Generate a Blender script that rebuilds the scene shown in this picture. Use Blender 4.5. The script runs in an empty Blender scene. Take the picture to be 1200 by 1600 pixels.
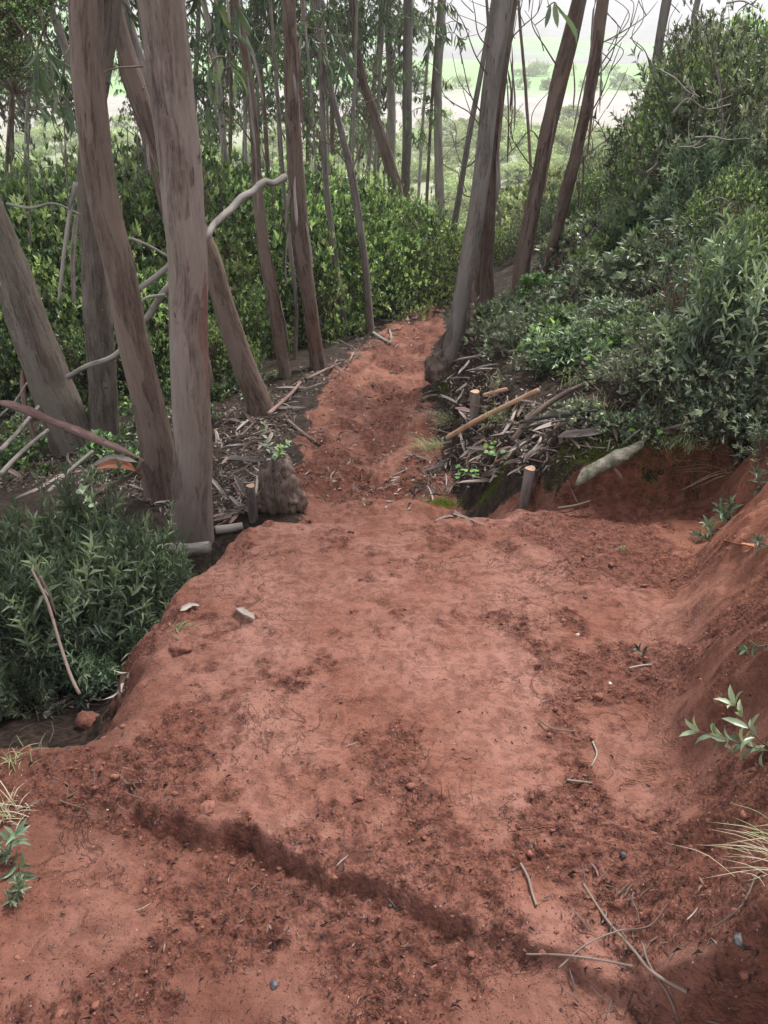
import bpy, math, random
import numpy as np

random.seed(7)
rng = np.random.default_rng(11)
scene = bpy.context.scene
COL = scene.collection
rad = math.radians

# ------------------------------------------------------------------ camera, sky, sun, exposure
CAM_H, PITCH, VFOV = 1.6, rad(32.0), rad(66.0)
cam_data = bpy.data.cameras.new('camera')
cam = bpy.data.objects.new('camera', cam_data)
COL.objects.link(cam)
cam.location = (0, 0, CAM_H)
cam.rotation_euler = (rad(90) - PITCH, 0, 0)
cam_data.sensor_fit = 'VERTICAL'
cam_data.angle = VFOV
cam_data.clip_start = 0.02
cam_data.clip_end = 6000
scene.camera = cam

SUN_EL, SUN_AZ = rad(57), rad(34)          # azimuth clockwise from +y (ahead of the camera)
world = bpy.data.worlds.new('World')
scene.world = world
world.use_nodes = True
nt = world.node_tree
nt.nodes.clear()
w_out = nt.nodes.new('ShaderNodeOutputWorld')
w_bg = nt.nodes.new('ShaderNodeBackground')
w_sky = nt.nodes.new('ShaderNodeTexSky')
w_sky.sky_type = 'NISHITA'
w_sky.sun_disc = False
w_sky.sun_elevation = SUN_EL
w_sky.sun_rotation = SUN_AZ
w_sky.air_density = 1.0
w_sky.dust_density = 2.0
w_hs = nt.nodes.new('ShaderNodeHueSaturation')     # the cloud layer greys the blue out
w_hs.inputs['Saturation'].default_value = 0.22
nt.links.new(w_sky.outputs[0], w_hs.inputs['Color'])
nt.links.new(w_hs.outputs[0], w_bg.inputs[0])
w_bg.inputs[1].default_value = 0.105
nt.links.new(w_bg.outputs[0], w_out.inputs[0])

sun_data = bpy.data.lights.new('sun', 'SUN')
sun_data.energy = 1.5
sun_data.angle = rad(10)
sun_data.color = (1.0, 0.97, 0.93)
sun = bpy.data.objects.new('sun', sun_data)
COL.objects.link(sun)
sun.rotation_euler = (rad(90) - SUN_EL, 0, math.pi - SUN_AZ)
sun.rotation_euler = (-(rad(90) - SUN_EL), 0, -SUN_AZ)

scene.view_settings.view_transform = 'Standard'
scene.view_settings.look = 'None'
scene.view_settings.exposure = 1.95
scene.view_settings.gamma = 1.0
scene.view_settings.use_curve_mapping = False
scene.render.engine = 'CYCLES'
cy = scene.cycles
cy.max_bounces = 6
cy.diffuse_bounces = 2
cy.glossy_bounces = 2
cy.transmission_bounces = 3
cy.volume_bounces = 1
cy.transparent_max_bounces = 4
cy.use_denoising = True
cy.sample_clamp_indirect = 4.0

HAZE_DENSITY = 0.0008

# ------------------------------------------------------------------ noise and small maths
_T = np.random.default_rng(3).random(65536)
def _h(ix, iy, s):
    return _T[(ix * 73856093 ^ iy * 19349663 ^ (s * 83492791)) & 65535]
def vn(x, y, s=0):
    x = np.asarray(x, float); y = np.asarray(y, float)
    ix = np.floor(x).astype(np.int64); iy = np.floor(y).astype(np.int64)
    fx = x - ix; fy = y - iy
    fx = fx * fx * fx * (fx * (fx * 6 - 15) + 10); fy = fy * fy * fy * (fy * (fy * 6 - 15) + 10)
    a = _h(ix, iy, s); b = _h(ix + 1, iy, s); c = _h(ix, iy + 1, s); d = _h(ix + 1, iy + 1, s)
    return (a + (b - a) * fx) * (1 - fy) + (c + (d - c) * fx) * fy
def fbm(x, y, s=0, o=4, g=0.5):
    t = 0; a = 1; n = 0
    for i in range(o):
        t = t + a * vn(x * 2 ** i + i * 17.3, y * 2 ** i - i * 9.1, s + i); n += a; a *= g
    return t / n
def ss(a, b, x):
    t = np.clip((x - a) / (b - a), 0, 1)
    return t * t * (3 - 2 * t)
def lerp(a, b, t):
    return a + (b - a) * t

# ------------------------------------------------------------------ rays of the photograph (1200 x 1600 picture grid)
F = 800 / math.tan(VFOV / 2)
FW = np.array([0, math.cos(PITCH), -math.sin(PITCH)])
UP = np.array([0, math.sin(PITCH), math.cos(PITCH)])
def ray(px, py):
    px = np.asarray(px, float); py = np.asarray(py, float)
    d = FW + ((px - 600) / F)[..., None] * np.array([1., 0, 0]) - ((py - 800) / F)[..., None] * UP
    return d
def at_y(px, py, Y):
    d = ray(px, py); t = Y / d[..., 1]
    p = d * np.asarray(t)[..., None]; p[..., 2] += CAM_H
    return p
def on_plane(px, py):                      # the mound's top plane z = -0.15 y
    d = ray(px, py)
    t = CAM_H / (-0.15 * d[..., 1] - d[..., 2])
    p = d * t[..., None]
    return p[..., :2]

# ------------------------------------------------------------------ terrain height
MP = [(205, 1040), (212, 985), (250, 925), (330, 850), (420, 814), (560, 806), (700, 801), (830, 797), (1000, 800), (1400, 800),
      (1900, 1200), (1700, 1620), (1100, 1610), (960, 1548), (850, 1500), (760, 1475), (680, 1430), (600, 1385), (520, 1372), (430, 1330), (340, 1300),
      (270, 1262), (205, 1225), (175, 1180), (190, 1110)]
MPW = on_plane(np.array([p[0] for p in MP]), np.array([p[1] for p in MP]))
def sdf_poly(x, y, P):
    d = np.full(x.shape, 1e9); inside = np.zeros(x.shape, bool)
    n = len(P)
    for i in range(n):
        ax, ay = P[i]; bx, by = P[(i + 1) % n]
        ex, ey = bx - ax, by - ay
        t = np.clip(((x - ax) * ex + (y - ay) * ey) / (ex * ex + ey * ey + 1e-12), 0, 1)
        d = np.minimum(d, (x - ax - ex * t) ** 2 + (y - ay - ey * t) ** 2)
        c = ((ay <= y) & (by > y)) | ((by <= y) & (ay > y))
        with np.errstate(divide='ignore', invalid='ignore'):
            xi = ax + (y - ay) * ex / (ey if abs(ey) > 1e-12 else 1e-12)
        inside ^= c & (x < xi)
    return np.where(inside, 1, -1) * np.sqrt(d)

PY = np.array([-50, 0, 1.5, 2.5, 3.5, 4.2, 14, 18, 30, 60, 130, 260, 420, 700, 1200, 3000.])
PZ = np.array([.004, .004, -.238, -.62, -.94, -1.02, -2.7, -3.6, -7.0, -10.5, -13.5, -15.0, -15.0, 8.0, 70, 90.])
XF_Y = np.array([-2, .6, .86, 1.3, 1.83, 2.43, 3.1, 3.7]); XF_X = np.array([.40, .44, .55, .78, .95, 1.2, 1.56, 1.75])
TL_Y = np.array([3.3, 4.2, 5.5, 7.65, 9.5, 11.8, 14, 18])
TL_C = np.array([.0, -.05, -.12, -.08, .15, .60, 1.15, 2.2])
TL_W = np.array([.45, .48, .50, .53, .50, .43, .36, .36])

def height(x, y, parts=False):
    x = np.asarray(x, float); y = np.asarray(y, float)
    wob = (fbm(x * 3.1, y * 3.1, 20, 3) - .5)
    wob2 = (fbm(x * 11, y * 11, 30, 3) - .5)
    base = np.interp(y, PY, PZ)
    near = 1 - ss(3.2, 4.4, y)
    # the low ground, with the hollow to the left of the mound
    low = base - near * .30 * ss(-.55, -.95, x + wob * .3) * ss(1.62, 2.1, y + wob * .3)
    low = low + near * .10 * ss(-.75, -1.2, x) * (1 - ss(1.2, 1.6, y))
    c = np.interp(y, TL_Y, TL_C); w = np.interp(y, TL_Y, TL_W)
    dr = x - (c + w) + wob * .35
    dl = (c - w) - x + wob * .35
    drp = np.maximum(dr, 0); dlp = np.maximum(dl, 0)
    far_f = 1 - .92 * ss(15, 34, y)
    far_l = ss(3.0, 4.2, y)
    dq = np.minimum(drp, 2.8); dlin = np.maximum(drp - 2.8, 0)
    side = (.42 * ss(0, .55, dr) + .35 * dq + .08 * dq * dq + .72 * np.minimum(dlin, 10)) * far_f
    side = np.where(dr > 0, side, 0)
    left = np.where(dl > 0, .06 * ss(0, .25, dl) - .10 * np.minimum(dlp, 12), 0) * (1 - ss(60, 120, y))
    rut = -.05 * np.exp(-((x - c) / (w * .6)) ** 2) * ss(4.0, 5, y) * (1 - ss(14, 18, y))
    veg = low + far_l * (side + left + rut)
    veg = veg - .030 * ss(-.05, -.45, x) * (1 - ss(1.35, 1.8, y))
    # the mound and its bank on the right
    top = -.15 * y + .025 * np.cos((x - .1) * 1.5) - .02 * ss(2.9, 3.4, y)
    # smeared shelf running diagonally across the upper right of the mound
    top = top + .035 * ss(.0, .12, x - .55 - .25 * (3.0 - y) + wob * .4) * ss(2.3, 2.9, y)
    xf = np.interp(y, XF_Y, XF_X)
    db = x - xf + wob * .18
    bank = np.where(db > -.2, .50 * ss(-.12, .42, db) + .40 * np.maximum(db, 0), 0)
    # gouges down the bank face
    gul = (fbm(y * 5 + wob2 * .6, x * .9, 44, 3) - .5)
    bank = bank + ((fbm(x * 9, y * 9 , 46, 4) - .5) * .11 + (fbm(x * 26, y * 26, 47, 2) - .5) * .03) * ss(-.05, .2, db)
    bank = bank + gul * .20 * ss(-.05, .25, db) * (1 - ss(.5, .8, db))
    topb = top + bank
    sd = sdf_poly(x, y, MPW) + (wob * .14 + wob2 * .07) * ss(1.0, 1.5, y) + (wob * .07 + wob2 * .03) * (1 - ss(1.0, 1.5, y))
    low = low - .018 * (1 - ss(1.3, 1.8, y))
    veg = veg - .018 * (1 - ss(1.3, 1.8, y))
    wid = .024 + .13 * ss(1.3, 2.4, y)
    wid = wid + .13 * ss(-.30, -.62, x) * (1 - ss(2.6, 3.2, y)) * ss(1.30, 1.5, y)
    m = ss(-wid, wid * .5, sd)
    right_join = ss(.45, 1.1, x)                 # right of the stake the mound runs on into the bank
    z = lerp(veg, topb, m)
    wall = ss(3.40, 3.53, y + wob * .22 - .12 * np.exp(-((x - 1.3) / .35) ** 2))
    zr = lerp(topb, np.maximum(veg, -.15 * y - .1), wall)
    # scooped hollow under the overhanging turf
    zr = zr - .06 * np.exp(-((x - 1.18) / .28) ** 2 - ((y - 3.33) / .10) ** 2)
    zr = zr + .30 * ss(.78, 1.02, x + wob * .2) * ss(3.47, 3.585, y + wob * .12 + wob2 * .05) * (1 - ss(3.68, 4.5, y))
    z = np.where(y < 6, lerp(z, zr, right_join * (1 - ss(4.3, 5.2, y)) * (y > 1.0)), z)
    # broad hill country far off
    r = np.hypot(x, y)
    hills = ss(380, 1300, r) * (fbm(x * .003 + 5, y * .003, 60, 4) - .25) * 75 * (y > 0)
    z = z + hills
    z = z + (fbm(x * .06, y * .06, 61, 3) - .5) * 2.4 * ss(18, 45, y) * (1 - ss(110, 160, y))
    # bare soil and its crumbs
    soil_trail = (1 - ss(-.10, .12, np.maximum(dr, dl))) * ss(3.3, 3.5, y) * (1 - ss(15, 17, y))
    bare = np.maximum(soil_trail, np.where(y < 3.55, 1., 0.) * ss(-.02, .05, 3.55 - y))
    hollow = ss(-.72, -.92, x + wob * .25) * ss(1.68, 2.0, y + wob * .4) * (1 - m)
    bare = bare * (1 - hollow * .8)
    bare = np.maximum(bare, (wall > .02) * (wall < .97) * right_join * (y < 3.66))
    bare = np.maximum(bare, ss(.30, .45, x + wob * .2) * (1 - ss(3.74, 3.88, y + wob * .5)) * (y > 3.3) * (1 - ss(.88, .98, x + wob * .3)))
    bare = bare * (1 - ss(.85, .98, x + wob * .3) * ss(3.59, 3.63, y + wob * .10 + wob2 * .05))
    bankveg = ss(.75, 1.0, db) * (y < 3.5)
    bare = bare * (1 - bankveg)
    n = fbm(x * 3.4, y * 2.6, 70, 4) + (fbm(x * 14, y * 14, 75, 3) - .5) * .35
    bias = .13 * ss(.35, .75, x) + .10 * (1 - m) * (y < 3.3) - .03 + .12 * (y > 3.5) 
    bias = bias + .08 * ss(-.35, -.75, x) * (y < 3.3)
    crumb = ss(.50, .62, n + bias) * bare
    det = (fbm(x * 5, y * 5, 80, 3) - .5) * .030 + (fbm(x * 17, y * 17, 85, 3) - .5) * .012
    bil = np.abs(2 * fbm(x * 34, y * 34, 90, 2) - 1) 
    bil2 = vn(x * 75, y * 75, 95)
    det = det + crumb * ((.5 - bil) * .026 + (bil2 - .5) * .014) + (1 - crumb) * (vn(x * 60, y * 60, 97) - .5) * .0022
    # scalloped boot and tool marks on the smooth crust
    sc = vn(x * 9 + wob * 3, y * 13, 99)
    det = det + (1 - crumb) * bare * .010 * ss(.55, .75, sc)
    trail_rough = soil_trail * (fbm(x * 5.5, y * 4, 88, 3) - .5) * .17
    fade = 1 - ss(30, 60, y)
    z = z + (det + trail_rough) * fade
    # undulation of the vegetated floor
    z = z + (1 - bare) * (fbm(x * 2.1, y * 2.1, 40, 3) - .5) * .10 * fade
    if not parts:
        return z
    return z, bare, crumb, m, sd, dr, dl, hollow

def ground(px, py, tmax=60.0):
    """where the rays through these picture points meet the terrain"""
    px = np.atleast_1d(np.asarray(px, float)); py = np.atleast_1d(np.asarray(py, float))
    d = ray(px, py)
    ts = np.geomspace(.6, tmax, 260)
    X = d[:, None, 0] * ts; Y = d[:, None, 1] * ts; Z = CAM_H + d[:, None, 2] * ts
    hh = height(X, Y)
    below = Z < hh
    k = np.argmax(below, axis=1); k = np.where(below.any(axis=1), np.maximum(k, 1), len(ts) - 1)
    i = np.arange(len(px))
    a = Z[i, k - 1] - hh[i, k - 1]; b = hh[i, k] - Z[i, k]
    fr = np.clip(a / (a + b + 1e-9), 0, 1)
    t = ts[k - 1] + (ts[k] - ts[k - 1]) * fr
    P = np.stack([d[:, 0] * t, d[:, 1] * t, np.zeros_like(t)], 1)
    P[:, 2] = height(P[:, 0], P[:, 1])
    return P
def g1(px, py):
    return ground([px], [py])[0]

# ------------------------------------------------------------------ mesh helpers
class Geo:
    """collects vertices, triangles/quads and one float per vertex; builds ONE mesh"""
    def __init__(self):
        self.v = []; self.t = []; self.q = []; self.a = []; self.b = []; self.n = 0
    def add(self, v, tris=None, quads=None, a=0.0, b=None):
        v = np.asarray(v, float).reshape(-1, 3)
        if tris is not None and len(tris): self.t.append(np.asarray(tris, np.int64).reshape(-1, 3) + self.n)
        if quads is not None and len(quads): self.q.append(np.asarray(quads, np.int64).reshape(-1, 4) + self.n)
        self.v.append(v)
        self.a.append(np.broadcast_to(np.asarray(a, float), (len(v),)))
        self.b.append(np.zeros((len(v), 3)) if b is None else np.asarray(b, float))
        self.n += len(v)
        return self
    def mesh(self, name, mat, smooth=True, bark=False):
        v = np.concatenate(self.v) if self.v else np.zeros((0, 3))
        T = np.concatenate(self.t) if self.t else np.zeros((0, 3), np.int64)
        Q = np.concatenate(self.q) if self.q else np.zeros((0, 4), np.int64)
        me = bpy.data.meshes.new(name)
        me.vertices.add(len(v)); me.vertices.foreach_set('co', v.astype(np.float32).ravel())
        nl = len(T) * 3 + len(Q) * 4
        me.loops.add(nl)
        me.loops.foreach_set('vertex_index', np.concatenate([T.ravel(), Q.ravel()]).astype(np.int32))
        me.polygons.add(len(T) + len(Q))
        me.polygons.foreach_set('loop_start', np.concatenate([np.arange(len(T)) * 3, len(T) * 3 + np.arange(len(Q)) * 4]).astype(np.int32))
        me.polygons.foreach_set('use_smooth', np.full(len(T) + len(Q), smooth))
        me.update(calc_edges=True)
        at = me.attributes.new('tint', 'FLOAT', 'POINT')
        at.data.foreach_set('value', np.concatenate(self.a).astype(np.float32))
        if bark:
            ab = me.attributes.new('grain', 'FLOAT_VECTOR', 'POINT')
            ab.data.foreach_set('vector', np.concatenate(self.b).astype(np.float32).ravel())
        me.validate()
        if mat: me.materials.append(mat)
        return me
    def obj(self, name, mat, parent=None, smooth=True, bark=False, loc=None, **props):
        me = self.mesh(name, mat, smooth, bark)
        return link(name, me, parent, loc, **props)

def link(name, me, parent=None, loc=None, **props):
    o = bpy.data.objects.new(name, me)
    COL.objects.link(o)
    if parent is not None: o.parent = parent
    if loc is not None: o.location = loc
    for k, val in props.items(): o[k] = val
    return o
def thing(name, label, cat, loc, group=None, rotz=0):
    o = bpy.data.objects.new(name, None)
    o.empty_display_size = .1
    COL.objects.link(o)
    o.location = loc; o.rotation_euler = (0, 0, rotz)
    o['label'] = label; o['category'] = cat
    if group: o['group'] = group
    return o

def norm(a):
    return a / (np.linalg.norm(a, axis=-1, keepdims=True) + 1e-9)
def catmull(P, n):
    P = np.asarray(P, float)
    if len(P) < 3:
        t = np.linspace(0, len(P) - 1, n)
        return np.stack([np.interp(t, np.arange(len(P)), P[:, i]) for i in range(P.shape[1])], 1)
    c = np.concatenate([[0], np.cumsum(np.maximum(np.linalg.norm(np.diff(P[:, :3], axis=0), axis=1), 1e-5))])
    sl = np.diff(P, axis=0) / np.diff(c)[:, None]; h = np.diff(c)[:, None]
    m = np.vstack([sl[0], (sl[:-1] * h[1:] + sl[1:] * h[:-1]) / (h[1:] + h[:-1]), sl[-1]])
    t = np.linspace(0, c[-1], n); i = np.clip(np.searchsorted(c, t, side='right') - 1, 0, len(P) - 2)
    hh = (c[i + 1] - c[i])[:, None]; f = ((t - c[i])[:, None]) / hh
    return ((2 * f ** 3 - 3 * f ** 2 + 1) * P[i] + (f ** 3 - 2 * f ** 2 + f) * hh * m[i] + (-2 * f ** 3 + 3 * f ** 2) * P[i + 1] + (f ** 3 - f ** 2) * hh * m[i + 1])

def tube(P, R, sides=8, rough=0.0, seed=0, caps=True, flute=0.0):
    """closed tube along points; returns verts, quads, tris, grain coordinates"""
    P = np.asarray(P, float); n = len(P); R = np.broadcast_to(np.asarray(R, float), (n,))
    T = norm(np.gradient(P, axis=0))
    ref = np.array([0., 1, 0]) if abs(T[0, 1]) < .85 else np.array([1., 0, 0])
    A = norm(np.cross(T, ref)); B = np.cross(T, A)
    th = np.linspace(0, 2 * math.pi, sides, endpoint=False)
    L = np.concatenate([[0], np.cumsum(np.linalg.norm(np.diff(P, axis=0), axis=1))])
    TH, LL = np.meshgrid(th, L)
    rr = R[:, None] * np.ones_like(TH)
    if rough > 0:
        cx, cyy = np.cos(TH), np.sin(TH)
        k = (fbm(cx * 1.6 + 7 + seed, LL * 3.2 + cyy * 1.6, seed, 4) - .5)
        k2 = (fbm(cx * 5 + seed, LL * 1.6 + cyy * 5 + 3, seed + 5, 3) - .5)
        rr = rr * (1 + rough * (k * 1.1 + k2 * .7))
    V = P[:, None, :] + (A[:, None, :] * np.cos(TH)[..., None] + B[:, None, :] * np.sin(TH)[..., None]) * rr[..., None]
    G = np.stack([np.cos(TH) * R.max(), np.sin(TH) * R.max(), LL + seed * 1.7], -1)
    i = np.arange(n - 1)[:, None] * sides; j = np.arange(sides)[None, :]; j2 = (j + 1) % sides
    Q = np.stack([i + j, i + j2, i + sides + j2, i + sides + j], -1).reshape(-1, 4)
    V = V.reshape(-1, 3); G = G.reshape(-1, 3); Tt = []
    if caps:
        V = np.vstack([V, P[0], P[-1]]); G = np.vstack([G, G[0] * 0, G[-1] * 0 + [0, 0, L[-1]]])
        m = n * sides
        for s in range(sides):
            Tt.append((m, (s + 1) % sides, s)); Tt.append((m + 1, (n - 1) * sides + s, (n - 1) * sides + (s + 1) % sides))
    return V, Q, np.array(Tt, np.int64).reshape(-1, 3), G
def add_tube(g, P, R, sides=6, a=0.0, **k):
    V, Q, T, G = tube(P, R, sides, **k)
    g.add(V, tris=T, quads=Q, a=a, b=G)

LEAF4 = (np.array([[0, 0, 0], [-.5, .42, .07], [0, .46, -.02], [.5, .42, .07], [0, 1, -.12]]), np.array([[0, 2, 1], [0, 3, 2], [1, 2, 4], [2, 3, 4]]))
LEAF8 = (np.array([[0, 0, 0], [-.38, .22, .05], [0, .25, 0], [.38, .22, .05], [-.5, .5, .05], [0, .52, -.01], [.5, .5, .05],
                   [-.33, .78, 0], [0, .8, -.07], [.33, .78, 0], [0, 1, -.17]]),
         np.array([[0, 2, 1], [0, 3, 2], [1, 2, 5], [1, 5, 4], [2, 3, 6], [2, 6, 5], [4, 5, 8], [4, 8, 7], [5, 6, 9], [5, 9, 8], [7, 8, 10], [8, 9, 10]]))
LEAF2 = (np.array([[0, 0, 0], [-.5, .45, .05], [.5, .45, .05], [0, 1, -.1]]), np.array([[0, 2, 1], [1, 2, 3]]))
def add_leaves(g, pos, d, nrm, L, W, tint, tmpl=LEAF4, curl=None):
    n = len(pos)
    d = norm(d); side = norm(np.cross(d, nrm)); nn = np.cross(side, d)
    t, f = tmpl
    L = np.broadcast_to(L, (n,)); W = np.broadcast_to(W, (n,))
    z = t[None, :, 2] * (1 if curl is None else np.broadcast_to(curl, (n,))[:, None])
    V = (pos[:, None, :] + side[:, None, :] * (t[None, :, 0, None] * W[:, None, None]) + d[:, None, :] * (t[None, :, 1, None] * L[:, None, None])
         + nn[:, None, :] * (z * L[:, None])[..., None])
    k = len(t)
    FF = (np.arange(n)[:, None, None] * k + f[None]).reshape(-1, 3)
    g.add(V.reshape(-1, 3), tris=FF, a=np.repeat(np.broadcast_to(tint, (n,)), k))

def rdir(n, r=None):
    r = r or rng
    v = r.normal(size=(n, 3)); return norm(v)

# ------------------------------------------------------------------ materials
def newmat(name):
    m = bpy.data.materials.new(name); m.use_nodes = True
    n = m.node_tree; n.nodes.clear()
    return m, n
def N(n, typ, **kw):
    x = n.nodes.new(typ)
    for k, v in kw.items():
        if k.startswith('_'): setattr(x, k[1:], v)
        else: x.inputs[k.replace('__', ' ')].default_value = v
    return x
def ramp(n, src, stops, interp='LINEAR'):
    r = n.nodes.new('ShaderNodeValToRGB'); r.color_ramp.interpolation = interp
    e = r.color_ramp.elements
    while len(e) < len(stops): e.new(.5)
    for el, (p, c) in zip(e, stops):
        el.position = p; el.color = (c[0], c[1], c[2], 1) if hasattr(c, '__len__') else (c, c, c, 1)
    n.links.new(src, r.inputs[0]); return r.outputs[0]
def mixc(n, f, a, b, mode='MIX'):
    m = n.nodes.new('ShaderNodeMix'); m.data_type = 'RGBA'; m.blend_type = mode
    for s, v in ((0, f), (6, a), (7, b)):
        if hasattr(v, 'is_linked') or isinstance(v, bpy.types.NodeSocket): n.links.new(v, m.inputs[s])
        else: m.inputs[s].default_value = v if s == 0 else (v[0], v[1], v[2], 1)
    return m.outputs[2]
def mth(n, op, a, b=0.0, clamp=False):
    m = n.nodes.new('ShaderNodeMath'); m.operation = op; m.use_clamp = clamp
    for s, v in ((0, a), (1, b)):
        if isinstance(v, bpy.types.NodeSocket): n.links.new(v, m.inputs[s])
        else: m.inputs[s].default_value = v
    return m.outputs[0]
def noise(n, vec, scale, detail=4, rough=.55, dist=0.0):
    x = N(n, 'ShaderNodeTexNoise', Scale=scale, Detail=detail, Roughness=rough, Distortion=dist)
    if vec is not None: n.links.new(vec, x.inputs['Vector'])
    return x.outputs[0]
def attr(n, name, out='Fac'):
    a = n.nodes.new('ShaderNodeAttribute'); a.attribute_name = name; return a.outputs[out]
def finish(n, bsdf, bump_h=None, dist=.01, strength=1.0):
    o = n.nodes.new('ShaderNodeOutputMaterial')
    n.links.new(bsdf.outputs[0], o.inputs[0])
    if bump_h is not None:
        b = N(n, 'ShaderNodeBump', Strength=strength, Distance=dist)
        n.links.new(bump_h, b.inputs['Height'])
        for i in bsdf.inputs:
            if i.name == 'Normal': n.links.new(b.outputs[0], i)

def leaf_material(name, old, mid, young, gloss=.45, trans=.35, varo=.32):
    m, n = newmat(name)
    t = attr(n, 'tint')
    c = ramp(n, t, [(0, old), (.55, mid), (.85, young), (1, young)])
    oi = n.nodes.new('ShaderNodeObjectInfo')
    hv = N(n, 'ShaderNodeHueSaturation')
    n.links.new(mth(n, 'ADD', mth(n, 'MULTIPLY', oi.outputs['Random'], varo * .15), .5 - varo * .075), hv.inputs['Hue'])
    n.links.new(mth(n, 'ADD', mth(n, 'MULTIPLY', oi.outputs['Random'], varo * 3), 1 - varo * 1.5), hv.inputs['Value'])
    n.links.new(c, hv.inputs['Color'])
    geo = n.nodes.new('ShaderNodeNewGeometry')
    col = mixc(n, mth(n, 'MULTIPLY', geo.outputs['Backfacing'], .35), hv.outputs[0], [min(1, q * 1.5 + .03) for q in mid])
    b = N(n, 'ShaderNodeBsdfPrincipled', Roughness=gloss)
    b.inputs['Specular IOR Level'].default_value = .45
    n.links.new(col, b.inputs['Base Color'])
    tr = n.nodes.new('ShaderNodeBsdfTranslucent')
    tc = mixc(n, 1.0, col, (1.2, 1.3, .6), 'MULTIPLY')
    n.links.new(tc, tr.inputs[0])
    mx = N(n, 'ShaderNodeMixShader', Fac=trans)
    n.links.new(b.outputs[0], mx.inputs[1]); n.links.new(tr.outputs[0], mx.inputs[2])
    o = n.nodes.new('ShaderNodeOutputMaterial'); n.links.new(mx.outputs[0], o.inputs[0])
    return m

M = {}
M['shrub'] = leaf_material('mastic_leaf', (.012, .024, .012), (.135, .205, .095), (.50, .60, .28), .26, .32)  # old and young leaf tones, pushed apart to add shade and highlight contrast
M['farscrub'] = leaf_material('far_scrub_leaf', (.20, .23, .15), (.34, .38, .25), (.52, .54, .38), .6, .35)  # leaf colours lightened to paint in distance haze
M['cistus'] = leaf_material('rockrose_leaf', (.018, .030, .018), (.130, .180, .112), (.38, .46, .28), .38, .18)
M['heath'] = leaf_material('heath_leaf', (.018, .028, .016), (.165, .200, .130), (.50, .55, .36), .42, .18)
M['gum'] = leaf_material('gum_leaf', (.05, .080, .05), (.11, .15, .095), (.20, .22, .10), .38, .35)
M['sapling'] = leaf_material('sapling_leaf', (.20, .30, .22), (.30, .42, .30), (.48, .58, .22), .5, .3)
M['grass'] = leaf_material('grass_blade', (.10, .15, .06), (.20, .24, .11), (.42, .38, .22), .6, .3)
M['drygrass'] = leaf_material('dry_grass_blade', (.30, .24, .15), (.48, .42, .30), (.62, .56, .44), .6, .3)
M['deadheath'] = leaf_material('dead_heath', (.09, .055, .040), (.17, .11, .085), (.24, .17, .13), .8, .15)
M['clover'] = leaf_material('herb_leaf', (.06, .14, .04), (.12, .24, .07), (.24, .38, .08), .45, .35)
M['moss'] = leaf_material('moss', (.05, .085, .012), (.10, .15, .02), (.20, .26, .03), .8, .3)

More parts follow.
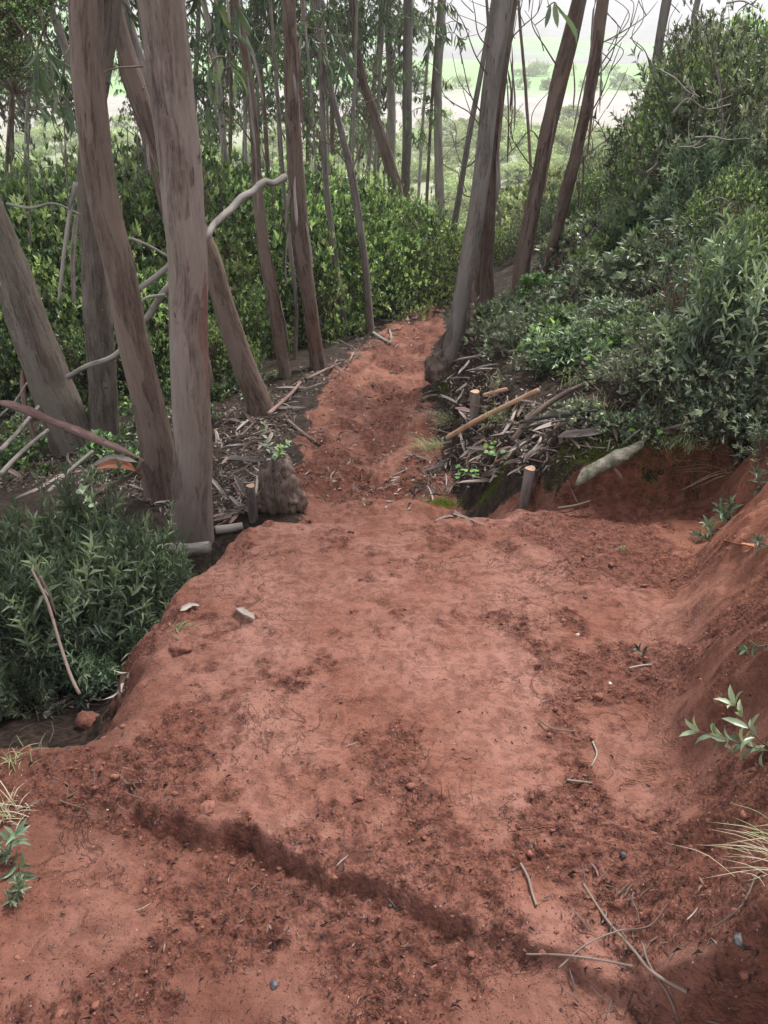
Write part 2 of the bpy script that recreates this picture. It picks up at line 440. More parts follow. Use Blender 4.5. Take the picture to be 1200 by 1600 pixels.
def bark_material(name, base, light, dark, lichen=.0, zs=.16, red=(.20, .055, .03), redamt=.0, bump=.006, crack=.3):
    m, n = newmat(name)
    v = attr(n, 'grain', 'Vector')
    mp = N(n, 'ShaderNodeMapping'); mp.inputs['Scale'].default_value = (1, 1, zs)
    n.links.new(v, mp.inputs[0]); v2 = mp.outputs[0]
    mp3 = N(n, 'ShaderNodeMapping'); mp3.inputs['Scale'].default_value = (1, 1, .45)
    n.links.new(v, mp3.inputs[0]); v3 = mp3.outputs[0]
    big = noise(n, v3, 7, 4, .6, .6)
    streak = noise(n, v2, 38, 6, .65, .4)
    fine = noise(n, v2, 160, 4, .6)
    c = mixc(n, ramp(n, big, [(.36, 0), (.62, 1)]), base, light)
    c = mixc(n, ramp(n, streak, [(.34, 1), (.55, 0)]), c, dark)
    c = mixc(n, mth(n, 'MULTIPLY', ramp(n, fine, [(.35, 0), (.7, 1)]), .35), c, [min(1, q * 1.35) for q in light])
    # flakes: edged patches where the outer bark came away
    vo = N(n, 'ShaderNodeTexVoronoi', Scale=9.0); vo.feature = 'F1'
    mp4 = N(n, 'ShaderNodeMapping'); mp4.inputs['Scale'].default_value = (1, 1, .22)
    dd = noise(n, v3, 12, 3)
    ad = n.nodes.new('ShaderNodeVectorMath'); ad.operation = 'ADD'
    n.links.new(v, mp4.inputs[0]); n.links.new(mp4.outputs[0], ad.inputs[0])
    cb = n.nodes.new('ShaderNodeCombineXYZ'); 
    for q in range(3): n.links.new(mth(n, 'MULTIPLY', dd, .12), cb.inputs[q])
    n.links.new(cb.outputs[0], ad.inputs[1]); n.links.new(ad.outputs[0], vo.inputs['Vector'])
    cellr = n.nodes.new('ShaderNodeSeparateColor'); n.links.new(vo.outputs['Color'], cellr.inputs[0])
    patch = ramp(n, cellr.outputs[0], [(.70, 0), (.72, 1)])
    c = mixc(n, mth(n, 'MULTIPLY', patch, .55), c, [min(1, q * 1.15 + .02) for q in light])
    tan_ = noise(n, v3, 4.5, 5, .65, 1.0)
    c = mixc(n, mth(n, 'MULTIPLY', ramp(n, tan_, [(.50, 0), (.60, 1)]), .45), c, [light[0] * 1.05, light[1] * 1.08, light[2] * 1.0])
    if redamt > 0:
        rp = ramp(n, cellr.outputs[1], [(1 - redamt, 0), (1 - redamt + .02, 1)])
        c = mixc(n, mth(n, 'MULTIPLY', rp, .4), c, red)
    # dark knots and short cracks
    ck = noise(n, v2, 16, 5, .7, 1.2)
    ckm = ramp(n, ck, [(.30, 1), (.36, 0)])
    c = mixc(n, mth(n, 'MULTIPLY', ckm, crack * 2), c, [q * .35 for q in dark])
    if lichen > 0:
        ln = noise(n, v, 55, 3, .6)
        c = mixc(n, mth(n, 'MULTIPLY', ramp(n, ln, [(.66, 0), (.72, 1)]), lichen), c, (.42, .43, .38))
    b = N(n, 'ShaderNodeBsdfPrincipled', Roughness=.78)
    b.inputs['Specular IOR Level'].default_value = .25
    n.links.new(c, b.inputs['Base Color'])
    h = mth(n, 'ADD', mth(n, 'MULTIPLY', streak, .6), mth(n, 'MULTIPLY', patch, -.12))
    h = mth(n, 'ADD', h, mth(n, 'MULTIPLY', ckm, -.8 * crack * 2))
    h = mth(n, 'ADD', h, mth(n, 'MULTIPLY', fine, .2))
    finish(n, b, h, bump)
    return m
M['bark_big'] = bark_material('gum_bark_mauve', (.120, .082, .067), (.240, .185, .160), (.032, .021, .018), .25, redamt=.05, bump=.014, crack=.4)
M['bark_brown'] = bark_material('gum_bark_brown', (.095, .058, .044), (.185, .130, .106), (.028, .017, .014), .2, redamt=.04, bump=.014, crack=.45)
M['bark_rough'] = bark_material('gum_bark_rough', (.085, .064, .050), (.155, .124, .102), (.026, .019, .016), .5, redamt=.05, bump=.012, crack=.5)
M['bark_pale'] = bark_material('gum_bark_pale', (.20, .165, .145), (.30, .26, .23), (.10, .08, .07), .3)
M['bark_grey'] = bark_material('gum_bark_grey', (.115, .092, .082), (.21, .178, .160), (.048, .037, .032), .5, bump=.009, crack=.4)
M['deadwood'] = bark_material('weathered_deadwood', (.165, .140, .122), (.27, .238, .212), (.055, .045, .040), .2, bump=.005)
M['twig'] = bark_material('brown_twig', (.11, .075, .055), (.18, .13, .10), (.05, .035, .028), .0, bump=.003)
M['orange_stick'] = bark_material('orange_stick', (.36, .19, .11), (.46, .28, .18), (.16, .085, .055), .0, bump=.004, crack=.3)
M['stump'] = bark_material('burnt_stump', (.110, .072, .054), (.25, .185, .150), (.016, .011, .009), .3, bump=.02, crack=.5, redamt=.1, red=(.15, .06, .035))
M['twigmix'] = bark_material('litter_twig', (.085, .055, .042), (.20, .15, .125), (.035, .022, .018), .0, bump=.003)
M['cutwood'] = bark_material('cut_wood', (.40, .24, .16), (.50, .33, .24), (.26, .15, .10), 0, bump=.002, crack=.1)
M['strip'] = bark_material('shed_bark_grey', (.20, .155, .135), (.33, .275, .245), (.10, .072, .06), .0, bump=.003, crack=.1)
M['strip_red'] = bark_material('shed_bark_red', (.28, .095, .052), (.36, .15, .09), (.12, .045, .028), .0, bump=.006, crack=.35)
M['strip_mauve'] = bark_material('shed_bark_mauve', (.17, .095, .082), (.26, .165, .145), (.085, .045, .038), .0, bump=.003, crack=.1)
M['black_bark'] = bark_material('black_strip', (.02, .02, .022), (.05, .05, .055), (.008, .008, .009), 0, bump=.002)

def simple(name, c1, c2, scale=30, rough=.85, bump=.004):
    m, n = newmat(name)
    g = n.nodes.new('ShaderNodeTexCoord')
    f = noise(n, g.outputs['Object'], scale, 5, .6)
    b = N(n, 'ShaderNodeBsdfPrincipled', Roughness=rough)
    n.links.new(mixc(n, ramp(n, f, [(.35, 0), (.65, 1)]), c1, c2), b.inputs['Base Color'])
    finish(n, b, f, bump); return m
M['rock'] = simple('grey_stone', (.05, .055, .025), (.20, .17, .135), 26, .85, .012)
M['pale_stone'] = simple('pale_stone', (.42, .34, .29), (.55, .47, .42), 60)

SOIL = (.195, .078, .052); SOIL_L = (.275, .132, .100); SOIL_D = (.075, .026, .018); SOIL_O = (.29, .105, .056)
def soil_material():
    m, n = newmat('red_soil')
    g = n.nodes.new('ShaderNodeTexCoord'); v = g.outputs['Object']
    cr = attr(n, 'crumb'); bare = attr(n, 'bare'); mossa = attr(n, 'moss'); far = attr(n, 'far'); orange = attr(n, 'orange')
    n1 = noise(n, v, 3.2, 5, .6); n2 = noise(n, v, 26, 6, .68, .5); n3 = noise(n, v, 140, 4, .6)
    c = mixc(n, ramp(n, n1, [(.35, 0), (.65, 1)]), SOIL, SOIL_L)
    c = mixc(n, mth(n, 'MULTIPLY', ramp(n, n2, [(.42, 1), (.55, 0)]), .45), c, SOIL_D)
    c = mixc(n, mth(n, 'MULTIPLY', orange, .75), c, SOIL_O)
    cd = mixc(n, ramp(n, n2, [(.40, 0), (.62, 1)]), SOIL_D, (.150, .052, .034))
    c = mixc(n, mth(n, 'MULTIPLY', attr(n, 'moist'), .75), c, (.110, .042, .028))
    crn = mth(n, 'MULTIPLY', cr, ramp(n, n2, [(.30, 1), (.68, .35)]), True)
    c = mixc(n, crn, c, cd)
    bk = attr(n, 'bank')
    mpb = N(n, 'ShaderNodeMapping'); mpb.inputs['Scale'].default_value = (5, 34, 8); mpb.inputs['Rotation'].default_value = (0, 0, .25)
    n.links.new(v, mpb.inputs[0]); nb = noise(n, mpb.outputs[0], 1.0, 5, .65, .6)
    c = mixc(n, mth(n, 'MULTIPLY', bk, ramp(n, nb, [(.38, .55), (.54, 0)])), c, (.13, .048, .030))
    # fine dark specks and a few pale grit grains
    vo = N(n, 'ShaderNodeTexVoronoi', Scale=150.0); n.links.new(v, vo.inputs['Vector'])
    sp = n.nodes.new('ShaderNodeSeparateColor'); n.links.new(vo.outputs['Color'], sp.inputs[0])
    dot = mth(n, 'MULTIPLY', ramp(n, vo.outputs['Distance'], [(.25, 1), (.38, 0)]), ramp(n, sp.outputs[0], [(.84, 0), (.86, 1)]))
    c = mixc(n, mth(n, 'MULTIPLY', dot, .6), c, (.09, .03, .02))
    dot2 = mth(n, 'MULTIPLY', ramp(n, vo.outputs['Distance'], [(.15, 1), (.25, 0)]), ramp(n, sp.outputs[1], [(.985, 0), (.99, 1)]))
    c = mixc(n, mth(n, 'MULTIPLY', dot2, .8), c, (.5, .4, .33))
    # humus under the plants, its colour darkened further to deepen the shade
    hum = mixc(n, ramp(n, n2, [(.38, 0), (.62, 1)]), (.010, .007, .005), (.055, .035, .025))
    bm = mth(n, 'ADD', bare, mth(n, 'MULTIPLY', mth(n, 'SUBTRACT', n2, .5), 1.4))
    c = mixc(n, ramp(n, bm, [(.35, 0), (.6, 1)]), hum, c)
    c = mixc(n, mossa, c, mixc(n, n3, (.05, .075, .012), (.13, .16, .03)))
    # far country
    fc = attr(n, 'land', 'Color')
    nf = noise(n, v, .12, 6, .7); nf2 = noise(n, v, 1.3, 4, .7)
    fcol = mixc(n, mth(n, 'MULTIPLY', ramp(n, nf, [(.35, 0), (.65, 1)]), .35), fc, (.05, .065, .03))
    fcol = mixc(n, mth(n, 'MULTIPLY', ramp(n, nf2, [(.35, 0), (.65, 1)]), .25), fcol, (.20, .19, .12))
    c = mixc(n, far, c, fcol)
    b = N(n, 'ShaderNodeBsdfPrincipled', Roughness=.88)
    b.inputs['Specular IOR Level'].default_value = .2
    n.links.new(c, b.inputs['Base Color'])
    n4 = noise(n, v, 420, 3, .6)
    vb = N(n, 'ShaderNodeTexVoronoi', Scale=85.0); n.links.new(v, vb.inputs['Vector'])
    h = mth(n, 'ADD', mth(n, 'MULTIPLY', n2, .9), mth(n, 'MULTIPLY', n3, .35))
    nr1 = noise(n, v, 5.5, 5, .6, .8)
    crk = ramp(n, mth(n, 'ABSOLUTE', mth(n, 'SUBTRACT', nr1, .5)), [(.0, 0), (.012, 1), (.2, 1)])
    msk = ramp(n, noise(n, v, 2.3, 2), [(.48, 0), (.58, 1)])
    h = mth(n, 'ADD', h, mth(n, 'MULTIPLY', mth(n, 'MULTIPLY', mth(n, 'SUBTRACT', crk, 1), msk), .5))
    lump = noise(n, v, 9, 3, .5)
    h = mth(n, 'ADD', h, mth(n, 'MULTIPLY', lump, 1.2))
    h = mth(n, 'ADD', h, mth(n, 'MULTIPLY', n4, .10))
    h = mth(n, 'ADD', h, mth(n, 'MULTIPLY', mth(n, 'MULTIPLY', nb, bk), .9))
    h = mth(n, 'ADD', h, mth(n, 'MULTIPLY', mth(n, 'MULTIPLY', cr, mth(n, 'SUBTRACT', 1, vb.outputs['Distance'])), .45))
    h = mth(n, 'ADD', h, mth(n, 'MULTIPLY', dot, .25))
    finish(n, b, h, .016, 1.0)
    return m
M['soil'] = soil_material()
M['clod'] = simple('soil_clod', (.11, .040, .026), (.24, .092, .062), 70, .95, .004)

# ------------------------------------------------------------------ the ground, one sheet to the horizon
def build_ground():
    ang = np.concatenate([np.linspace(-85, -25, 40, endpoint=False), np.linspace(-25, 25, 430), np.linspace(25, 85, 41)[1:]])
    r = [1.0]
    while r[-1] < 2600:
        q = r[-1]
        st = .05 if q < 2.8 else (.0075 if q < 5.2 else (.0125 if q < 7 else q * .012 * min(1, .25 + (q - 7) / 14)))
        r.append(q + max(st, .0075))
    r = np.array(r)
    A, R = np.meshgrid(np.radians(ang), r)
    X = np.sin(A) * R; Y = np.cos(A) * R - 2.5
    Z, bare, crumb, m, sd, dr, dl, hollow = height(X, Y, True)
    nr, na = X.shape
    V = np.stack([X, Y, Z], -1).reshape(-1, 3)
    i = np.arange(nr - 1)[:, None] * na; j = np.arange(na - 1)[None]
    Q = np.stack([i + j, i + j + 1, i + na + j + 1, i + na + j], -1).reshape(-1, 4)
    g = Geo(); g.add(V, quads=Q)
    o = g.obj('ground', M['soil'], kind='structure')
    me = o.data
    def put(name, arr):
        a = me.attributes.new(name, 'FLOAT', 'POINT'); a.data.foreach_set('value', arr.ravel().astype(np.float32))
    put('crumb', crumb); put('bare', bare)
    xf = np.interp(Y, XF_Y, XF_X); put('bank', ss(-.05, .25, X - xf) * (Y < 3.7))
    mo = np.exp(-((X - .98) / .28) ** 2 - ((Y - 3.68) / .12) ** 2) * 1.1
    mo = .4 * ss(.55, 1.0, mo * (fbm(X * 14, Y * 14, 150, 4) + .15))
    put('moss', mo)
    wn = fbm(X * 2.2, Y * 2.2, 171, 4)
    mst = ss(-.30, -.62, X + (wn - .5) * .5) * (1 - ss(2.0, 2.4, Y)) * ss(.95, 1.25, Y + (wn - .5) * .6) * (1 - m * .8) + .45 * ss(.48, .6, wn) * ss(.55, .95, X) * (Y < 3.7) + .5 * (1 - ss(.75, 1.05, Y + (wn - .5))) + .75 * (1 - m) * (Y < 2.2) * ss(.30, .52, wn) * (1 - ss(-.1, .45, X))
    put('moist', np.clip(mst, 0, 1))
    put('orange', np.clip(ss(3.5, 4.2, Y) * .20 + .55 * ss(.95, 1.4, X) * (Y < 3.6), 0, 1))
    put('far', ss(17, 24, Y))
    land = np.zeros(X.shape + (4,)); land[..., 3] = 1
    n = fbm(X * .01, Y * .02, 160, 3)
    scrub = np.array([.30, .32, .21]); reed = np.array([.36, .315, .305]); green = np.array([.19, .36, .11]); hill = np.array([.20, .175, .20])  # scrub colour paled to carry part of the haze
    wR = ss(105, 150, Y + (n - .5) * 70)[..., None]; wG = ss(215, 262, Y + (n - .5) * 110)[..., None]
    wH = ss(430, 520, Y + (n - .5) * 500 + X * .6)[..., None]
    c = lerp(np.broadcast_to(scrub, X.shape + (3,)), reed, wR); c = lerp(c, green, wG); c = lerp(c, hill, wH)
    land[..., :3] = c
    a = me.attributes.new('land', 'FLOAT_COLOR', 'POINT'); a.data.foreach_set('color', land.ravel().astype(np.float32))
    return o
build_ground()

# ------------------------------------------------------------------ the air
def build_haze():
    m, n = newmat('haze')
    pv = N(n, 'ShaderNodeVolumePrincipled', Density=HAZE_DENSITY)
    pv.inputs['Color'].default_value = (.93, .94, .97, 1)
    pv.inputs['Anisotropy'].default_value = .2
    o = n.nodes.new('ShaderNodeOutputMaterial'); n.links.new(pv.outputs[0], o.inputs['Volume'])
    x, y0, y1, z0, z1 = 2700, -60, 2750, -40, 190
    v = [(-x, y0, z0), (x, y0, z0), (x, y1, z0), (-x, y1, z0), (-x, y0, z1), (x, y0, z1), (x, y1, z1), (-x, y1, z1)]
    q = [(0, 3, 2, 1), (4, 5, 6, 7), (0, 1, 5, 4), (1, 2, 6, 5), (2, 3, 7, 6), (3, 0, 4, 7)]
    g = Geo(); g.add(v, quads=q)
    g.obj('haze', m, smooth=False, kind='stuff')
build_haze()

# ------------------------------------------------------------------ plant prototypes (mesh data shared by the copies)
def lumpy(n, r, seed, lumps=16, flat=.25):
    """points and outward directions over a lumpy dome of unit radius"""
    c = norm(r.normal(size=(lumps, 3))); c[:, 2] = np.abs(c[:, 2]) * .9
    d = norm(r.normal(size=(n, 3))); d[:, 2] = np.where(d[:, 2] < -flat, -d[:, 2], d[:, 2])
    d = norm(d)
    gap = fbm(d[:, 0] * 3 + seed, d[:, 1] * 3 + d[:, 2] * 4, seed % 50, 3)
    k_ = gap > np.quantile(gap, .24); idx = np.flatnonzero(k_); d = d[idx[r.integers(0, len(idx), n)]]; d = norm(d + r.normal(size=d.shape) * .03)
    near = np.max(d @ c.T, axis=1)
    rad_ = .52 + .48 * ss(.78, .995, near)
    dep = 1 - .42 * r.random(n) ** 2.2
    dep = np.where(r.random(n) < .10, dep * r.uniform(1.05, 1.28, n), dep)
    return d * (rad_ * dep)[:, None], d

def shrub_meshes(seed, clusters=3000, leaf=.036, ratio=.50, per=6, mat='shrub', young=.30):
    r = np.random.default_rng(seed)
    p, d = lumpy(clusters, r, seed)
    p = p * [1, 1, 1] + [0, 0, .25]
    g = Geo()
    up = norm(d * .7 + np.array([0, 0, .6]) + r.normal(size=d.shape) * .35)
    tcl = np.where(r.random(clusters) < young, r.uniform(.6, 1, clusters), r.uniform(0, .6, clusters))
    P = np.repeat(p, per, 0); U = np.repeat(up, per, 0)
    k = len(P)
    sp = norm(np.cross(U, r.normal(size=(k, 3))))
    el = r.uniform(.15, 1.15, k)[:, None]
    D = norm(U * np.cos(el) + sp * np.sin(el))
    nr = norm(U * .8 - D * .3 + r.normal(size=(k, 3)) * .3)
    L = leaf * r.uniform(.55, 1.5, k) ; W = L * ratio * r.uniform(.8, 1.15, k)
    add_leaves(g, P + U * (r.uniform(-.5, .4, k) * leaf)[:, None], D, nr, L, W, np.clip(np.repeat(tcl, per) + r.normal(size=k) * .08, 0, 1))
    leaves_me = g.mesh('foliage', M[mat])
    b = Geo()
    for i in range(26):
        tip = p[r.integers(clusters)] * .92
        base = np.array([r.normal() * .05, r.normal() * .05, -.25])
        mid = base * .5 + tip * .5 + r.normal(size=3) * .09 + [0, 0, -.08]
        add_tube(b, catmull([base, mid, tip], 7), np.linspace(.018, .003, 7), 5)
    far_ = np.argsort(-np.linalg.norm(p, axis=1))
    for i in range(150):
        tip = p[far_[(i * 2) % clusters]] if i < 90 else p[r.integers(clusters)]
        add_tube(b, catmull([tip * .45, tip * .75 + r.normal(size=3) * .05, tip * 1.02], 5), np.linspace(.007, .0018, 5), 4)
    return leaves_me, b.mesh('stem', M['twig'], bark=True)

def shoot(g, b, base, d, length, pairs, L, W, r, tint, tmpl=LEAF8, stem=.0022, droop=.25, up_angle=.9):
    """a leafy shoot: opposite pairs of lance-shaped leaves along a curved stem"""
    d = np.array(norm(np.asarray(d, float)))
    bend = r.normal(size=3) * .18 + np.array([0, 0, .12])
    pts = catmull([base, base + d * length * .5 + bend * length * .3, base + d * length + bend * length], pairs + 2)
    if b is not None: add_tube(b, pts, np.linspace(stem, stem * .4, len(pts)), 4, caps=False)
    tan = norm(np.gradient(pts, axis=0))
    a0 = r.random() * 6.28
    P, D, Nn, LL = [], [], [], []
    for i in range(1, len(pts)):
        t = tan[i]; s = norm(np.cross(t, [0.3, .2, 1])); s2 = np.cross(t, s)
        fr = i / len(pts)
        for q in range(2 if i < len(pts) - 1 else 4):
            ang = a0 + i * 1.57 + q * (math.pi if i < len(pts) - 1 else 1.57) + r.normal() * .25
            o = s * math.cos(ang) + s2 * math.sin(ang)
            ua = up_angle * (1.15 - .55 * fr) + r.normal() * .15
            P.append(pts[i]); D.append(t * math.cos(ua) + o * math.sin(ua) + np.array([0, 0, -droop * (1 - fr) * .6])); Nn.append(t * math.sin(ua) - o * math.cos(ua))
            LL.append(L * (1.05 - .5 * abs(fr - .45)) * r.uniform(.8, 1.15))
    P, D, Nn, LL = map(np.array, (P, D, Nn, LL))
    add_leaves(g, P, D, Nn, LL, W * LL / L, np.clip(tint + r.normal(size=len(P)) * .1, 0, 1), tmpl, curl=r.uniform(.4, 2.2, len(P)))

def rockrose_meshes(seed, shoots=120, L=.18, W=.034, length=.46, pairs=6, tmpl=LEAF8, mat='cistus'):
    r = np.random.default_rng(seed)
    p, d = lumpy(shoots, r, seed, 7, .1)
    g, b = Geo(), Geo()
    for i in range(shoots):
        dd = norm(d[i] * .8 + np.array([0, 0, .55]) + r.normal(size=3) * .3)
        shoot(g, b, p[i] * .8 + [0, 0, .05], dd, length * r.uniform(.7, 1.2), pairs, L, W, r, r.choice([.2, .4, .55, .75]), tmpl)
        if i % 4 == 0:
            add_tube(b, catmull([np.array([0, 0, -.2]), p[i] * .45 + r.normal(size=3) * .08, p[i] * .8 + [0, 0, .05]], 6), np.linspace(.010, .003, 6), 5, caps=False)
    return g.mesh('foliage', M[mat]), b.mesh('stem', M['twig'], bark=True)

def heath_meshes(seed, mat='heath', n=420, L=.026, W=.0075, dead=False):
    r = np.random.default_rng(seed)
    g, b = Geo(), Geo()
    P, D, Nn, T = [], [], [], []
    for i in range(n):
        d0 = norm(np.array([r.normal() * .6, r.normal() * .6, .7 + r.random() * .6]))
        base = np.array([r.normal() * .14, r.normal() * .14, -.05]); ln = r.uniform(.5, 1.05)
        pts = catmull([base, base + d0 * ln * .5 + r.normal(size=3) * .06, base + d0 * ln + r.normal(size=3) * .10], 9)
        if i % 2 == 0: add_tube(b, pts, np.linspace(.005, .0014, 9), 3, caps=False)
        t0 = r.uniform(0, .9)
        k = 16
        u = r.uniform(.35, 1, k) * 8
        q = np.stack([np.interp(u, np.arange(9), pts[:, c]) for c in range(3)], 1)
        P.append(q); dd = norm(r.normal(size=(k, 3)) + d0 * 1.2); D.append(dd); Nn.append(r.normal(size=(k, 3))); T.append(np.full(k, t0))
    P = np.concatenate(P); D = np.concatenate(D); Nn = np.concatenate(Nn); T = np.concatenate(T)
    add_leaves(g, P, D, Nn, L * rng.uniform(1.6, 3.4, len(P)), W * 2.2, T, LEAF2)
    return g.mesh('foliage', M[mat]), b.mesh('stem', M['twig'], bark=True)

def gum_spray(g, b, base, d, length, r, n=14, L=.13, W=.020, tint=.4):
    """a eucalyptus branchlet with long leaves hanging from it"""
    d = norm(np.asarray(d, float))
    pts = catmull([base, base + d * length * .55 + [0, 0, .02], base + d * length + [0, 0, -.35 * length]], 8)
    if b is not None: add_tube(b, pts, np.linspace(.006, .0018, 8), 4, caps=False)
    u = np.sort(r.uniform(.2, 1, n)) * 7
    q = np.stack([np.interp(u, np.arange(8), pts[:, c]) for c in range(3)], 1)
    D = norm(np.array([0, 0, -1.]) + r.normal(size=(n, 3)) * .38 + d * .25)
    Nn = r.normal(size=(n, 3)); Nn[:, 2] *= .2
    add_leaves(g, q, D, Nn, L * r.uniform(.7, 1.2, n), W * r.uniform(.8, 1.2, n), np.clip(tint + r.normal(size=n) * .2, 0, 1), LEAF8 if L > .1 and n < 20 and g.n < 20000 else LEAF4, curl=r.uniform(-2, 2.5, n))

def gum_crown_meshes(seed, sprays=150):
    r = np.random.default_rng(seed)
    g, b = Geo(), Geo()
    for i in range(9):
        a = i * 2.4; tip = np.array([math.cos(a) * r.uniform(.3, .8), math.sin(a) * r.uniform(.3, .8), r.uniform(.1, 1.3)])
        add_tube(b, catmull([np.array([0, 0, r.uniform(-.6, .2)]), tip * .5 + [0, 0, -.1], tip], 6), np.linspace(.03, .006, 6), 5, caps=False)
        for k in range(sprays // 9):
            f = r.uniform(.4, 1.05)
            o = tip * f + r.normal(size=3) * .22
            gum_spray(g, None, o, rdir(1, r)[0] * [1, 1, .4], r.uniform(.15, .35), r, 14, .12, .02, r.uniform(.1, .7))
    return g.mesh('crown', M['gum']), b.mesh('limb', M['bark_grey'], bark=True)

SHRUB = [shrub_meshes(100 + i, young=[.22, .34, .28, .42][i]) for i in range(4)]
GREY = [shrub_meshes(170 + i, clusters=2600, leaf=.038, ratio=.36, per=6, mat='heath', young=.35) for i in range(2)]
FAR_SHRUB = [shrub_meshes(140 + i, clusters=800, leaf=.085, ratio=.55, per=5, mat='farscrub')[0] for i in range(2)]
ROCKROSE = [rockrose_meshes(200 + i) for i in range(3)]
WILLOWY = [rockrose_meshes(220 + i, shoots=300, L=.125, W=.024, length=.36, pairs=7, tmpl=LEAF4, mat='cistus') for i in range(2)]
HEATH = [heath_meshes(240 + i) for i in range(3)]
LOW = [shrub_meshes(300 + i, clusters=[150, 190, 130, 170][i], leaf=[.17, .14, .20, .15][i], ratio=[.42, .30, .55, .24][i], per=6, mat=['heath', 'heath', 'shrub', 'cistus'][i], young=.25) for i in range(4)]
DEAD = heath_meshes(260, mat='deadheath', n=300)
CROWN = [gum_crown_meshes(280 + i) for i in range(3)]

def plant(name, meshes, p, sc, label, cat='shrub', group=None, rot=None, tilt=(0, 0)):
    o = thing(name, label, cat, tuple(p), group)
    o.scale = sc if hasattr(sc, '__len__') else (sc, sc, sc)
    o.rotation_euler = (tilt[0], tilt[1], random.random() * 6.28 if rot is None else rot)
    link('foliage', meshes[0], o); link('stem', meshes[1], o)
    return o

# ------------------------------------------------------------------ trunks
def strip_geo(P, W, curl=1.0, twist=0.0, seg=10, a=0.0, r=None, th=.0018):
    """a shed strip of bark: a long curved ribbon, gutter-shaped across, with thickness"""
    r = r or rng
    P = catmull(P, seg); T = norm(np.gradient(P, axis=0))
    ref = norm(np.array([r.normal() * .4, r.normal() * .4, 1.0]))
    S = norm(np.cross(T, ref)); U = np.cross(S, T)
    ph = twist * np.linspace(0, 1, seg) + (r.random() - .5) * .6
    S2 = S * np.cos(ph)[:, None] + U * np.sin(ph)[:, None]; U2 = -S * np.sin(ph)[:, None] + U * np.cos(ph)[:, None]
    w = W * (np.minimum(1, np.minimum(np.linspace(.15, 6, seg), np.linspace(5, .1, seg))))
    w = w * (.8 + .5 * fbm(np.linspace(0, seg * .5, seg) + r.random() * 20, np.zeros(seg), 9, 3))
    rows = []
    cols = np.linspace(-1, 1, 5)
    for c in cols:
        rows.append(P + S2 * (c * w * .5)[:, None] + U2 * ((c * c) * w * .5 * curl)[:, None])
    top = np.stack(rows, 1); bot = top - U2[:, None, :] * th
    V = np.concatenate([top.reshape(-1, 3), bot.reshape(-1, 3)])
    m = seg * 5; q = []
    for i in range(seg - 1):
        for c in range(4):
            k = i * 5 + c
            q.append((k, k + 1, k + 6, k + 5)); q.append((m + k, m + k + 5, m + k + 6, m + k + 1))
        q.append((i * 5, i * 5 + 5, m + i * 5 + 5, m + i * 5)); q.append((i * 5 + 4, m + i * 5 + 4, m + i * 5 + 9, i * 5 + 9))
    L = np.linspace(0, np.linalg.norm(P[-1] - P[0]), seg)
    G = np.stack([np.broadcast_to(cols * W, (seg, 5)), np.full((seg, 5), r.random() * 5), np.broadcast_to(L[:, None], (seg, 5))], -1).reshape(-1, 3)
    return V, np.array(q), np.concatenate([G, G])

